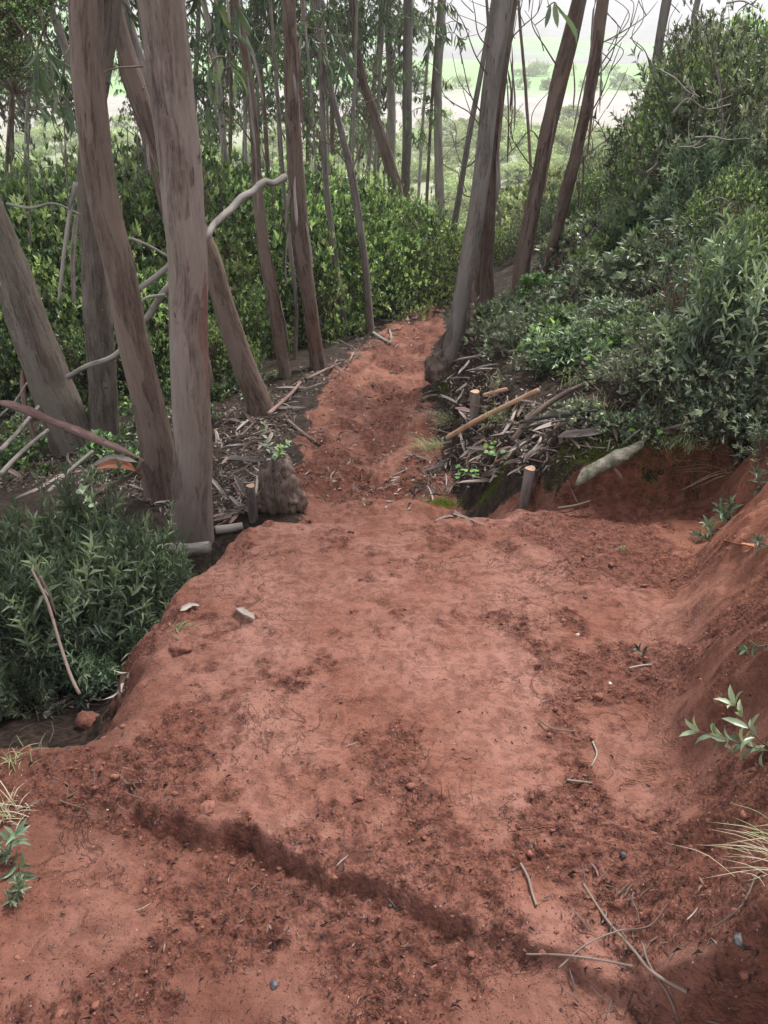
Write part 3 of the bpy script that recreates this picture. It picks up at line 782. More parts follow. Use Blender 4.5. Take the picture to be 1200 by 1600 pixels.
def tree(px_pts, mat, label, Y=None, lean=0.0, grow=5.5, crown=None, sides=18, rough=.07, flare=.25, name='eucalyptus_tree', cat='tree', group=None,
         hang=0, seg=None, crown_s=1.5, seed=None):
    """px_pts: (picture x, picture y, width) from the foot up; the foot stands on the terrain"""
    seed = seed if seed is not None else random.randrange(900)
    r = np.random.default_rng(seed + 5)
    x0, y0, w0 = px_pts[0]
    if Y is None:
        base = g1(x0, y0); Y = base[1]
    pts, rs = [], []
    for (x, y, w) in px_pts:
        YY = Y
        for _ in range(3):
            p = at_y(x, y, YY)
            zb = height(p[0], Y)
            YY = Y + lean * max(0, p[2] - float(zb))
        t = p[1] / ray(x, y)[1]
        pts.append(p); rs.append(w * .5 / F * t)
    pts = np.array(pts); rs = np.array(rs)
    if px_pts[0][1] is not None:
        zb = float(height(pts[0][0], pts[0][1]))
        if pts[0][2] > zb + .03:                       # foot hidden behind plants: carry the trunk down to the ground
            dirn = norm(pts[0] - pts[1]) if len(pts) > 1 else np.array([0, 0, -1.])
            k = (pts[0][2] - zb + .1)
            foot = pts[0] + dirn * [.5, .5, 1] * k / max(.3, -dirn[2]); foot[2] = float(height(foot[0], foot[1])) - .06
            pts = np.vstack([foot, pts]); rs = np.concatenate([[rs[0] * 1.12], rs])
        else:
            foot = pts[0].copy(); foot[2] = zb - .08
            pts = np.vstack([foot, pts]); rs = np.concatenate([[rs[0]], rs])
    base = pts[0].copy(); base[2] = float(height(base[0], base[1]))
    if grow > 0:
        dirn = norm(pts[-1] - pts[-2]); dirn = norm(dirn + np.array([0, 0, .35]))
        pts = np.vstack([pts, pts[-1] + dirn * grow * .5, pts[-1] + dirn * grow + [0, 0, grow * .05]])
        rs = np.concatenate([rs, [rs[-1] * .86, rs[-1] * .6]])
    total = np.linalg.norm(np.diff(pts, axis=0), axis=1).sum()
    seg = seg or int(min(170, max(24, total / .045)))
    Q = catmull(np.column_stack([pts, rs]), seg)
    Pp, Rr = Q[:, :3], np.maximum(Q[:, 3], .004)
    L = np.concatenate([[0], np.cumsum(np.linalg.norm(np.diff(Pp, axis=0), axis=1))])
    Rr = Rr * (1 + flare * np.exp(-L / .12))
    Pp = Pp + np.column_stack([fbm(L * 1.3, L * 0 + seed, 3, 3) - .5, fbm(L * 1.3, L * 0 + seed + 9, 4, 3) - .5, L * 0]) * (Rr * .35)[:, None] * ss(0, .4, L)[:, None]
    root = thing(name, label, cat, tuple(base), group)
    V, Qd, T, G = tube(Pp - base, Rr, sides, rough=rough, seed=seed % 50)
    g = Geo(); g.add(V, tris=T, quads=Qd, b=G)
    # knots where branches were shed
    nk = int(total * .8) if sides >= 18 else 0
    for _ in range(nk):
        i = r.integers(3, int(len(Pp) * .8)); a = r.random() * 6.28
        t = norm(Pp[min(i + 1, len(Pp) - 1)] - Pp[i - 1]); s = norm(np.cross(t, [0, 1, .01])); s2 = np.cross(t, s)
        o = s * math.cos(a) + s2 * math.sin(a)
        c = Pp[i] - base + o * Rr[i] * .96
        add_tube(g, [c - o * .01, c + o * Rr[i] * .05, c + o * Rr[i] * .08], [Rr[i] * .20, Rr[i] * .15, Rr[i] * .07], 8)
    g.obj('trunk', M[mat], root, bark=True)
    if crown is not None:
        c = link('crown', CROWN[crown][0], root, tuple(Pp[-1] - base)); c.scale = (crown_s,) * 3; c.rotation_euler = (0, 0, r.random() * 6)
        c2 = link('limb', CROWN[crown][1], root, tuple(Pp[-1] - base)); c2.scale = (crown_s,) * 3; c2.rotation_euler = c.rotation_euler
    for h in range(hang):                               # long ribbons of bark that hang down the trunk
        i = int(len(Pp) * r.uniform(.12, .55)); a = r.uniform(-.2, 3.4) + math.pi
        o = np.array([math.cos(a), -abs(math.sin(a)), 0]) 
        st = Pp[i] - base + o * Rr[i] * 1.02
        ln = r.uniform(.25, .9); k = max(1, int(ln / max(1e-3, L[-1] / len(L))))
        j = max(0, i - k // 2); en = Pp[j] - base + o * (Rr[j] * 1.4 + r.uniform(.0, .10)); en[2] = st[2] - ln
        en[2] = max(en[2], .02)
        V, q, G = strip_geo([st, (st + en) / 2 + o * r.uniform(.0, .03), en], r.uniform(.012, .028) * (1 + Rr[i] * 4), .8, r.normal() * .8, 12, r=r)
        gg = Geo(); gg.add(V, quads=q, b=G); gg.obj('bark_strip', M[random.choice(['strip', 'bark_pale', 'strip_mauve', 'bark_brown'])], root, bark=True)
    root['_'] = 0; del root['_']
    return root, Pp, Rr, base

def branch(root, base, pts, r0, r1, mat='twig', sides=5, name='branch', n=None):
    P = catmull(np.array(pts) - base, n or max(8, 5 * len(pts)))
    g = Geo(); V, Q, T, G = tube(P, np.linspace(r0, r1, len(P)), sides, rough=.15, seed=random.randrange(40)); g.add(V, tris=T, quads=Q, b=G)
    return g.obj(name, M[mat], root, bark=True)
def px_branch(root, base, pxs, Y, w0, w1, mat='twig', dY=0.0, sides=5, jit=.0):
    P = [at_y(x, y, Y + dY * i / max(1, len(pxs) - 1)) for i, (x, y) in enumerate(pxs)]
    t = P[0][1] / ray(pxs[0][0], pxs[0][1])[1]
    return branch(root, base, P, w0 * .5 / F * t, w1 * .5 / F * t, mat, sides)

TREES = {}
def T_(key, *a, **k):
    TREES[key] = tree(*a, **k); return TREES[key]

T_('lean', [(116, 700, 66), (81, 600, 64), (42, 500, 62), (2, 395, 60), (-38, 290, 58), (-110, 120, 56), (-160, 0, 54)], 'bark_rough',
   'thick rough-barked trunk leaning out of the frame at the left edge', lean=.1, crown=0, sides=30, rough=.14, flare=.2, seed=12, grow=3, hang=3)
T_('two', [(166, 692, 46), (159, 600, 44), (152, 500, 42), (143, 380, 36), (139, 300, 33), (141, 230, 30), (158, 120, 30), (176, 0, 28)], 'bark_rough',
   'grey streaked trunk half hidden between the leaning rough trunk and the curved brown one', lean=0, crown=1, sides=26, rough=.18, flare=.1, seed=31, hang=7)
T_('three', [(255, 775, 54), (245, 700, 52), (224, 600, 49), (200, 500, 48), (181, 400, 48), (161, 300, 47), (149, 200, 49), (139, 100, 50), (137, 0, 53)], 'bark_brown',
   'smooth dark brown trunk curving up just left of the biggest trunk', lean=0, crown=2, sides=32, rough=.065, flare=.12, seed=8)
T_('four', [(303, 845, 62), (300, 700, 60), (298, 600, 60), (297, 500, 60), (293, 400, 62), (284, 300, 66), (274, 200, 68), (263, 100, 70), (252, 0, 74)], 'bark_big',
   'biggest upright mauve-grey eucalyptus trunk beside the red mound', lean=-.02, crown=0, sides=36, rough=.06, flare=.06, seed=21)
T_('five', [(408, 648, 38), (378, 560, 36), (347, 460, 33), (325, 390, 31), (283, 305, 29), (240, 205, 27), (212, 125, 26), (187, 43, 25), (176, 0, 25)], 'bark_brown',
   'brown trunk leaning left behind the biggest trunk', lean=.0, crown=1, sides=24, rough=.09, flare=.15, seed=44)
T_('backthin', [(256, 335, 9), (233, 240, 9), (212, 175, 8), (192, 117, 8), (185, 40, 8)], 'bark_brown', 'thin stem between the curved brown trunk and the biggest trunk', Y=8.5, crown=None, sides=8, grow=3)
T_('backrough', [(245, 190, 19), (226, 115, 18), (205, 50, 18), (190, -20, 17)], 'bark_grey', 'rough grey trunk at the top between the two biggest left trunks', Y=7.5, crown=2, sides=12, rough=.2, grow=3, hang=3)
T_('seven', [(446, 588, 19), (438, 540, 19), (428, 480, 19), (415, 400, 20), (403, 300, 17), (397, 200, 14), (386, 110, 14), (376, 50, 14), (368, 0, 14)], 'bark_brown',
   'slim shaggy trunk where the pale fallen branch is caught, left of the path', crown=0, sides=16, rough=.2, flare=.1, hang=9, seed=51)
T_('eight', [(496, 575, 23), (489, 520, 22), (481, 460, 23), (472, 400, 27), (464, 300, 27), (458, 200, 24), (455, 100, 22), (452, 0, 21)], 'bark_brown',
   'upright trunk with peeling bark ribbons on the left edge of the path', crown=1, sides=20, rough=.14, flare=.15, hang=10, seed=61)
T_('vine', [(462, 560, 6), (463, 480, 6), (455, 400, 7), (446, 320, 6), (438, 200, 5), (430, 100, 5)], 'bark_grey', 'very thin bare stem between the two trunks left of the path', crown=None, sides=7, grow=1.5, flare=0)
T_('nine', [(538, 525, 9), (532, 460, 9), (522, 390, 10), (512, 310, 9), (505, 200, 9), (502, 110, 9), (497, 0, 8)], 'bark_grey',
   'slender grey stem rising through the shrubs, fourth from the path edge', crown=2, sides=12, rough=.1)
T_('ten', [(578, 522, 13), (573, 440, 11), (564, 360, 12), (548, 270, 12), (533, 205, 10), (515, 130, 9), (500, 40, 9), (492, 0, 9)], 'bark_grey',
   'slender stem leaning left, its foot on the path edge beside a dead root', crown=0, sides=12, rough=.1, flare=.4)
T_('eleven', [(614, 280, 19), (590, 195, 16), (568, 128, 14), (556, 60, 12), (550, 0, 11)], 'bark_brown', 'leaning trunk with torn pale bark behind the shrubs in the middle', Y=17, crown=1, sides=14, rough=.25, hang=5, crown_s=2.4)
T_('elevenb', [(600, 215, 7), (570, 150, 7), (545, 105, 10), (528, 60, 8), (510, 20, 8)], 'bark_pale', 'pale split stem leaning left across the middle background trunks', Y=17.5, crown=2, sides=10, rough=.25, hang=2)
T_('twelve', [(612, 245, 13), (611, 150, 13), (607, 60, 11), (605, 0, 11)], 'bark_pale', 'pale upright trunk behind the leaning torn one', Y=21, crown=0, sides=12, rough=.1, crown_s=2.6)
T_('thirteen', [(639, 456, 15), (636, 400, 14), (634, 300, 14), (636, 200, 15), (637, 100, 15), (638, 0, 15)], 'bark_grey',
   'straight grey trunk standing in the shrubs just left of where the path ends', crown=1, sides=16, rough=.06)
T_('fourteen', [(687, 312, 15), (685, 230, 14), (684, 150, 13), (687, 80, 13), (691, 0, 13)], 'bark_pale', 'pale straight trunk against the valley in the middle', Y=19, crown=2, sides=14, rough=.08, crown_s=2.4)
T_('fifteen', [(710, 348, 10), (722, 275, 9), (735, 200, 9), (752, 110, 8), (771, 0, 8)], 'bark_grey', 'thin dark stem leaning right behind the big right trunk', Y=16, crown=None, sides=10)
T_('sixteen', [(697, 588, 36), (704, 560, 31), (714, 510, 27), (723, 460, 26), (732, 400, 26), (744, 330, 26), (755, 250, 26), (766, 150, 27), (777, 70, 29), (788, 0, 30)], 'bark_grey',
   'smooth trunk leaning right from a swollen foot on the right edge of the path', crown=0, sides=28, rough=.05, flare=.0, seed=71)
T_('seventeen', [(761, 486, 24), (760, 420, 22), (763, 340, 21), (769, 260, 19), (779, 170, 18), (790, 80, 18), (800, 0, 17)], 'bark_brown',
   'brown peeling trunk right behind the big leaning one', crown=1, sides=16, rough=.18, hang=10, seed=81)
T_('seventeenb', [(742, 495, 13), (744, 430, 12), (752, 350, 10), (762, 250, 9), (776, 140, 9), (793, 0, 8)], 'bark_brown', 'narrow stem tucked between the leaning right trunk and the peeling brown one', crown=None, sides=12, rough=.12)
T_('eighteen', [(812, 466, 27), (818, 400, 25), (838, 300, 24), (858, 200, 25), (881, 100, 27), (904, 0, 23)], 'bark_brown',
   'brown trunk leaning right with two dead leaves hanging beside it', crown=2, sides=20, rough=.18, hang=9, seed=91)
T_('nineteen', [(852, 425, 13), (860, 395, 14), (886, 300, 20), (909, 200, 17), (929, 100, 19), (943, 0, 19)], 'bark_brown',
   'reddish brown trunk leaning right, the outer of the leaning pair', crown=0, sides=18, rough=.2, hang=7, seed=95)
T_('twenty', [(1016, 165, 13), (1023, 110, 14), (1032, 50, 14), (1041, 0, 15)], 'bark_grey', 'short-looking grey trunk rising from the scrub on the right slope', Y=11.5, crown=1, sides=14, rough=.08)
T_('twentyone', [(1086, 92, 8), (1090, 60, 8), (1084, 30, 9), (1090, 0, 9)], 'bark_grey', 'crooked thin trunk at the top right beyond the slope', Y=13, crown=None, sides=9, rough=.25)
T_('twentytwo', [(108, 95, 13), (97, 60, 13), (84, 25, 12), (72, -10, 12)], 'bark_pale', 'pale leaning trunk at the top left behind the shrubs', Y=10, crown=2, sides=10, rough=.1)
T_('twentythree', [(347, 200, 10), (343, 150, 10), (336, 90, 10), (324, 30, 9), (318, 0, 9)], 'bark_pale', 'pale thin trunk right of the biggest trunk at the top', Y=13, crown=0, sides=10, rough=.1)
far_spots = [(420, 22, 7), (480, 27, 6), (520, 24, 7), (545, 30, 6), (575, 26, 6), (590, 33, 6), (352, 24, 8), (380, 20, 6), (655, 40, 5), (440, 18, 6), (470, 20, 5), (20, 20, 8), (300, 22, 8)]
far_spots += [(455, 13, 5), (495, 14, 4), (550, 16, 5), (585, 18, 5), (515, 20, 4), (360, 15, 6), (385, 16, 5), (668, 19, 5), (40, 14, 6), (10, 12, 6), (225, 13, 6), (405, 24, 5), (560, 36, 5), (600, 28, 4), (780, 30, 5), (830, 26, 5)]
for i, (px, Y, w) in enumerate(far_spots):
    dx = random.uniform(-25, 25)
    tree([(px, 290, w), (px + dx * .4, 150, w), (px + dx, 0, w * .9)], random.choice(['bark_pale', 'bark_grey', 'bark_brown']),
         'thin hazy eucalyptus trunk far behind the shrubs at the top', Y=Y, crown=i % 3, sides=8, group='thin hazy trunks behind the shrubs', crown_s=2.2, grow=2.5)

# more leafy crowns that hang into view on the trees behind, each a part of its tree
def low_crown(root, base, px, py, Y, sc, k):
    c = at_y(px, py, Y) - base
    for mi, nm in ((0, 'crown'), (1, 'limb')):
        o = link(nm, CROWN[k % 3][mi], root, tuple(c)); o.scale = (sc, sc, sc * .9); o.rotation_euler = (0, 0, k * 1.9)
for k, (key, px, py, Y, sc) in enumerate([('eleven', 560, 70, 18.5, .9), ('eleven', 500, 60, 19, 1.0), ('twelve', 625, 60, 21, .8), ('twelve', 600, 140, 22, .9), ('elevenb', 460, 120, 20, .9),
        ('twentythree', 350, 90, 16, .9), ('twentythree', 395, 60, 17, .9), ('elevenb', 430, 30, 18, 1.0), ('twelve', 575, 190, 24, .9), ('elevenb', 520, 150, 24, 1.0),
        ('twentythree', 320, 150, 18, .8), ('twentytwo', 20, 70, 9, .55), ('twentytwo', 60, 0, 10, .6), ('backrough', 215, 20, 11, .6), ('elevenb', 480, 190, 26, 1.0), ('twelve', 650, 130, 24, .5), ('fourteen', 560, 230, 28, .9), ('twelve', 640, 60, 26, .7), ('twelve', 590, 240, 30, 1.1), ('elevenb', 500, 240, 28, 1.1), ('elevenb', 450, 200, 26, 1.1), ('twentythree', 400, 180, 26, 1.2), ('twentythree', 340, 190, 24, 1.0), ('elevenb', 480, 100, 26, 1.3), ('twelve', 540, 60, 28, 1.3), ('twentytwo', 100, 170, 20, .9), ('twentytwo', 40, 190, 22, 1.0), ('backrough', 225, 180, 22, .9), ('twentytwo', 0, 150, 20, 1.0), ('twentythree', 330, 230, 26, 1.0), ('twentytwo', 90, 90, 16, .8), ('twentytwo', 30, 130, 14, .7), ('backrough', 225, 120, 20, .9), ('twentythree', 390, 120, 22, 1.0)]):
    low_crown(TREES[key][0], TREES[key][3], px, py, Y, sc, k)

rt, _, _, bs = TREES['twentytwo']
for k, (px, py, Y, sc) in enumerate([(5, 55, 8.5, .55), (35, 10, 9, .5), (20, 130, 8.2, .42), (70, -5, 9.5, .4)]):
    for mi, nm in ((0, 'crown'), (1, 'limb')):
        o = link(nm, SHRUB[k][mi], rt, tuple(at_y(px, py, Y) - bs)); o.scale = (sc, sc, sc * .8)
# ------------------------------------------------------------------ shrubs
def shrub_at(px, Y, vtop, hw, kind, label, group=None, cat='shrub', name='shrub', squash=1.0, sink=.08):
    """hw: half width in picture pixels; vtop: picture row of its top"""
    p = at_y(px, vtop, Y); t = p[1] / ray(px, vtop)[1]
    zb = float(height(p[0], p[1]))
    hgt = max(.25, p[2] - zb)
    w = hw / F * t
    w = max(w, hgt / 1.22 / 1.45)
    src = kind
    return plant(name, src, (p[0], p[1], zb - sink), (w, w * squash, hgt / 1.22), label, cat, group)
left_lab = 'leafy green shrub in the thicket behind the left trunks'
left = [
    # px, Y, top row, half width
    (30, 9.6, 190, 150), (-60, 8.6, 235, 150), (150, 10.2, 178, 130), (230, 9.8, 235, 120), (330, 10.4, 250, 110), (405, 11.2, 205, 110), (490, 12.0, 228, 100),
    (555, 12.8, 262, 85), (290, 12.0, 215, 110), (90, 8.3, 330, 130), (0, 8.0, 430, 110), (215, 8.2, 380, 100), (345, 8.9, 400, 70), (440, 10.2, 345, 75),
    (500, 11.2, 350, 70), (560, 12.2, 345, 70), (610, 13.2, 300, 70), (660, 14.6, 288, 65), (695, 15.5, 320, 55), (600, 12.3, 400, 50), (622, 13.6, 380, 45),
    (680, 15.2, 395, 35), (470, 10.3, 420, 50), (330, 7.9, 470, 50), (140, 7.7, 460, 80), (405, 9.3, 470, 40), (520, 11.8, 430, 40), (715, 16.5, 345, 45), (470, 14.0, 218, 85), (620, 15.5, 268, 75), (60, 12, 172, 130), (-160, 9, 200, 150)]
MARKS = [(40, 'leaning rough trunk'), (150, 'grey streaked trunk'), (205, 'curved brown trunk'), (290, 'biggest trunk'), (360, 'brown trunk leaning left'), (410, 'slim shaggy trunk'), (470, 'peeling trunk by the path'),
         (525, 'slender grey stem'), (562, 'left-leaning slender stem'), (637, 'straight grey trunk'), (687, 'pale straight trunk'), (740, 'big leaning trunk by the path'), (768, 'brown peeling trunk'), (842, 'trunk with the two dead leaves'),
         (890, 'reddish leaning trunk'), (1020, 'grey trunk on the slope'), (1090, 'crooked thin trunk'), (1200, 'edge of the frame')]
_used = {}
def where(px, kind, vt, hi, lo):
    x, nm = min(MARKS, key=lambda m: abs(m[0] - px)); d = px - x
    row = 'tall' if vt < hi else ('middle-height' if vt < lo else 'low')
    rel = ('behind' if row == 'tall' else 'beside') if abs(d) < 14 else ('left of' if d < 0 else 'right of')
    if px > 1200 or px < -20: rel = 'cut by'; nm = 'right edge of the frame' if px > 1200 else 'left edge of the frame'
    return f'{row} {kind} {rel} the {nm}'
_r = random.Random(5)
for _k in range(26):                       # odd heights along the top and through the middle of the thicket
    _px = _r.uniform(-20, 700); _top = 180 + 130 * max(0, (_px - 250) / 450)
    left.append((_px, 9.2 + max(0, _px) / 110 + _r.uniform(0, 1.5), _top + _r.uniform(-22, 150), _r.uniform(35, 65)))
for i, (px, Y, vt, hw) in enumerate(left):
    shrub_at(px, Y, vt, hw, SHRUB[i % 4], where(px, 'green thicket shrub', vt, 270, 385), 'shrubs of the thicket left of the path')
right_lab = 'dense scrub bush on the slope right of the path'
right = [(1190, 8.5, -20, 130), (1130, 9.8, 55, 90), (1065, 10.3, 135, 60), (1005, 11.2, 190, 45), (955, 12.2, 240, 40), (890, 13.0, 272, 55), (840, 13.5, 305, 50),
         (1200, 7.0, 80, 110), (1110, 7.8, 165, 85), (1035, 8.8, 235, 50), (975, 9.8, 290, 38), (905, 10.6, 335, 50), (1190, 5.8, 205, 95), (1100, 6.6, 275, 75), (1010, 7.2, 335, 60), (955, 8.0, 375, 50),
         (800, 14.5, 335, 45), (775, 15.5, 355, 40), (1290, 6.2, 90, 120), (880, 10.2, 375, 40), (1270, 9.0, -60, 150), (1140, 12.5, 20, 90), (1060, 14.5, 112, 80), (960, 16, 195, 60), (1230, 5.0, 270, 80)]
right += [(1105, 11, 30, 45), (1150, 10, -10, 70), (1120, 8.6, 120, 50), (1170, 7.6, 10, 60), (1150, 6.6, 160, 50), (1215, 7.4, -70, 80)]
for i, (px, Y, vt, hw) in enumerate(right):
    k = [SHRUB[i % 4], GREY[i % 2], GREY[(i + 1) % 2], WILLOWY[i % 2]][(i * 3) % 4]
    shrub_at(px, Y, vt, hw, k, where(px, 'scrub bush on the slope', vt, 170, 290), 'scrub on the slope right of the path')

_r = random.Random(9)
for _k in range(16):                       # bare stems standing in the thicket
    _px = _r.uniform(0, 690); _Y = 8.0 + _px / 130; _t = 200 + 110 * max(0, (_px - 250) / 450) + _r.uniform(-40, 40); _d = _r.uniform(-40, 40)
    _g = at_y(_px, 560, _Y); _g[2] = float(height(_g[0], _Y)); _t1 = at_y(_px + _d, _t, _Y + .3); _m = (_g + _t1) / 2 + np.array([_r.uniform(-.12, .12), 0, 0])
    _gg = Geo(); add_tube(_gg, catmull(np.array([_g, _m, _t1]) - _g, 12), np.linspace(.016, .006, 12), 6, rough=.3)
    for _q in range(3):
        _f = _r.uniform(.5, .95); _p = (_g + (_t1 - _g) * _f) - _g; _e = _p + np.array([_r.uniform(-.3, .3), _r.uniform(-.1, .1), _r.uniform(.1, .4)])
        add_tube(_gg, catmull([_p, (_p + _e) / 2 + [_r.uniform(-.04, .04), 0, 0], _e], 6), np.linspace(.006, .002, 6), 4)
    _o = _gg.obj('bare_stem', M['bark_grey'], bark=True, loc=tuple(_g)); _o['label'] = 'bare grey stem standing among the shrubs left of the path'; _o['category'] = 'stem'; _o['group'] = 'bare stems in the left thicket'
# low undergrowth along the right of the path and under the trees
UG = [HEATH[0], HEATH[1], HEATH[2], WILLOWY[0], SHRUB[2], ROCKROSE[0]]
def cover(poly, n, kinds, smin, smax, label, group, name, cat='plant'):
    P = np.array(poly, float)
    got = 0; xs, ys = [], []
    r = np.random.default_rng(len(poly) * 31 + n)
    while len(xs) < n:
        a = r.uniform(P.min(0), P.max(0))
        if sdf_poly(np.array([a[0]]), np.array([a[1]]), P)[0] > 0: xs.append(a[0]); ys.append(a[1])
    G = ground(xs, ys)
    for p in G:
        s = random.uniform(smin, smax)
        plant(name, random.choice(kinds), (p[0], p[1], p[2] - .03), (s, s, s * random.uniform(.7, 1.1)), label, cat, group, tilt=(random.uniform(-.15, .15), random.uniform(-.15, .15)))
cover([(760, 470), (900, 440), (1060, 420), (1100, 560), (1080, 625), (960, 605), (860, 580), (790, 560), (760, 530)], 95, [LOW[0], LOW[1], LOW[3], LOW[3], LOW[1], LOW[2], HEATH[0]], .13, .27,
      'low grey-green heath plant in the undergrowth right of the path', 'low plants of the undergrowth right of the path', 'low_plant')
cover([(880, 330), (1150, 300), (1200, 420), (1100, 470), (850, 460)], 44, [LOW[0], LOW[1], LOW[3], LOW[2], HEATH[2], WILLOWY[1]], .20, .42,
      'small scrub plant in the middle of the right slope', 'small scrub on the right slope', 'low_plant')
cover([(880, 640), (1060, 650), (1160, 660), (1200, 760), (1160, 690), (1000, 680), (900, 680)], 14, [LOW[0], LOW[1], LOW[3]], .06, .13,
      'small heath sprig on the turf above the cut bank', 'sprigs above the cut bank', 'low_plant')
cover([(0, 560), (120, 600), (330, 590), (440, 580), (560, 500), (690, 440), (700, 470), (600, 500), (450, 600), (350, 640), (180, 720), (0, 740)], 44, [LOW[0], LOW[2], LOW[2], LOW[1]], .10, .24,
      'small dark undergrowth plant at the foot of the left thicket', 'undergrowth at the foot of the left thicket', 'low_plant')

cover([(20, 600), (200, 620), (420, 600), (440, 640), (340, 690), (260, 740), (150, 765), (0, 760)], 40, [LOW[0], LOW[2], LOW[1]], .08, .18,
      'dark undergrowth plant between the feet of the left trunks', 'undergrowth between the left trunks', 'low_plant')
cover([(1090, 560), (1200, 540), (1200, 720), (1160, 690), (1060, 670)], 26, [LOW[0], LOW[1], LOW[3], LOW[3]], .10, .20,
      'grey-green low plant under the rockroses above the cut bank', 'low plants under the rockroses', 'low_plant')
# rockroses with long grey-green leaves
def rr(px, Y, vtop, hw, i, label, kinds=ROCKROSE, sink=.05, zoff=None):
    return shrub_at(px, Y, vtop, hw, kinds[i % len(kinds)], label, None, 'shrub', 'rockrose_bush')
for i, (px, Y, vt, hw, lb) in enumerate([
    (40, 3.05, 752, 175, 'big bush of narrow grey-green leaves at the left edge below the leaning trunks'),
    (160, 3.0, 800, 95, 'grey-green leafy bush between the left edge bush and the biggest trunk'),
    (205, 3.2, 822, 42, 'narrow-leaved bush touching the foot of the biggest trunk'),
    (20, 2.75, 860, 150, 'middle of the left bushes, grey-green leaves crossed by a reddish stem'),
    (125, 2.75, 925, 65, 'dark leafy bush hanging over the hollow beside the mound rim'),
    (-10, 2.45, 1010, 50, 'lowest dark green bush at the left edge above the bare soil'),
    (-110, 2.7, 760, 150, 'bush cut by the left edge of the frame')]):
    shrub_at(px, Y, vt - 26, hw * .94, WILLOWY[i % 2], lb, name='rockrose_bush')
rr(1215, 3.9, 300, 120, 0, 'large rockrose with broad pale grey-green leaves at the right edge')
rr(1170, 4.1, 455, 95, 1, 'rockrose with long pale leaves above the cut red bank')
rr(1070, 4.3, 560, 60, 2, 'small rockrose right above the mossy stone')
plant('dead_heath', DEAD, tuple(at_y(1060, 600, 4.8) * [1, 1, 0] + [0, 0, float(height(at_y(1060, 600, 4.8)[0], 4.8))]), (.36, .36, .46), 'dead brown heath bush among the rockroses on the right')
plant('dead_heath', DEAD, tuple(at_y(1185, 330, 5.2) * [1, 1, 0] + [0, 0, float(height(at_y(1185, 330, 5.2)[0], 5.2))]), (.40, .40, .50), 'pinkish brown dead bush at the right edge of the frame')

# far scrub on the falling slope: one mass, instanced points
def far_scrub():
    r = np.random.default_rng(5)
    n = 1500
    Y = 17 + 95 * r.random(n) ** 1.2; X = (r.random(n) - .5) * 2 * (Y * .85 + 6)
    YL = r.uniform(3.5, 17, 90); Y = np.concatenate([Y, YL]); X = np.concatenate([X, -(YL * .62 + 1.6) - r.uniform(0, 8, 90)])
    k2 = 170; Y = np.concatenate([Y, r.uniform(112, 150, k2), r.normal(232, 4, 60), r.normal(300, 5, 50)]); X = np.concatenate([X, r.uniform(-110, 110, k2), r.uniform(-160, 160, 110)]); n = len(X)
    keep = ~((Y < 22) & (np.abs(X) < 1.5)); X, Y = X[keep], Y[keep]; n = len(X)
    Z = height(X, Y) - .1
    me = bpy.data.meshes.new('far_scrub'); me.from_pydata(np.column_stack([X, Y, Z]).tolist(), [], [])
    a = me.attributes.new('rot', 'FLOAT_VECTOR', 'POINT'); a.data.foreach_set('vector', np.column_stack([X * 0, X * 0, r.random(n) * 6.28]).ravel().astype(np.float32))
    s = r.uniform(.5, 1.2, n) * (1 + Y / 110)
    a = me.attributes.new('scl', 'FLOAT_VECTOR', 'POINT'); a.data.foreach_set('vector', np.column_stack([s, s, s * r.uniform(.7, 1.2, n)]).ravel().astype(np.float32))
    o = link('far_scrub', me, None, None, kind='stuff')
    ng = bpy.data.node_groups.new('scatter_scrub', 'GeometryNodeTree')
    ng.interface.new_socket('Geometry', in_out='INPUT', socket_type='NodeSocketGeometry')
    ng.interface.new_socket('Geometry', in_out='OUTPUT', socket_type='NodeSocketGeometry')
    gi = ng.nodes.new('NodeGroupInput'); go = ng.nodes.new('NodeGroupOutput')
    iop = ng.nodes.new('GeometryNodeInstanceOnPoints')
    ng.links.new(gi.outputs[0], iop.inputs['Points'])
    jg = ng.nodes.new('GeometryNodeGeometryToInstance')
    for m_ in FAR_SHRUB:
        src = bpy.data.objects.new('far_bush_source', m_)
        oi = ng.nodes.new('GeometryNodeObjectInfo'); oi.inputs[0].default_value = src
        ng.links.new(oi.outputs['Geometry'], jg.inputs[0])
    ng.links.new(jg.outputs[0], iop.inputs['Instance'])
    iop.inputs['Pick Instance'].default_value = True
    for nm, dt, so in (('rot', 'FLOAT_VECTOR', 'Rotation'), ('scl', 'FLOAT_VECTOR', 'Scale')):
        na = ng.nodes.new('GeometryNodeInputNamedAttribute'); na.data_type = dt; na.inputs[0].default_value = nm
        ng.links.new(na.outputs[0], iop.inputs[so])
    ng.links.new(iop.outputs[0], go.inputs[0])
    md = o.modifiers.new('scatter', 'NODES'); md.node_group = ng
far_scrub()

# eucalyptus sprays that hang in view at the top
def spray_at(key, px, py, Y, d, n, L, length, tint=.35, count=3, spread=.12):
    root, Pp, Rr, base = TREES[key]
    r = np.random.default_rng(int(px * 7 + py))
    c = at_y(px, py, Y) - base
    for k in range(count):
        g, b = Geo(), Geo()
        gum_spray(g, b, c + r.normal(size=3) * spread, norm(np.array(d, float) + r.normal(size=3) * .35), length, r, n, L, L * .17, tint)
        b.obj('branchlet', M['twig'], g.obj('leafy_branch', M['gum'], root), bark=True)
spray_at('twentytwo', 85, 20, 5.0, (.3, 0, -.3), 7, .20, .35, .45, 2, .06)
spray_at('lean', 92, 100, 5.0, (.1, 0, -.3), 6, .20, .3, .5, 2, .05)
spray_at('lean', 20, 40, 5.5, (.3, 0, -.2), 22, .12, .5, .25, 9, .3)
spray_at('four', 300, -25, 4.6, (.4, 0, -.1), 8, .17, .3, .3, 3, .05)
spray_at('seven', 335, 85, 6.2, (.2, 0, -.4), 6, .19, .3, .5, 2, .04)
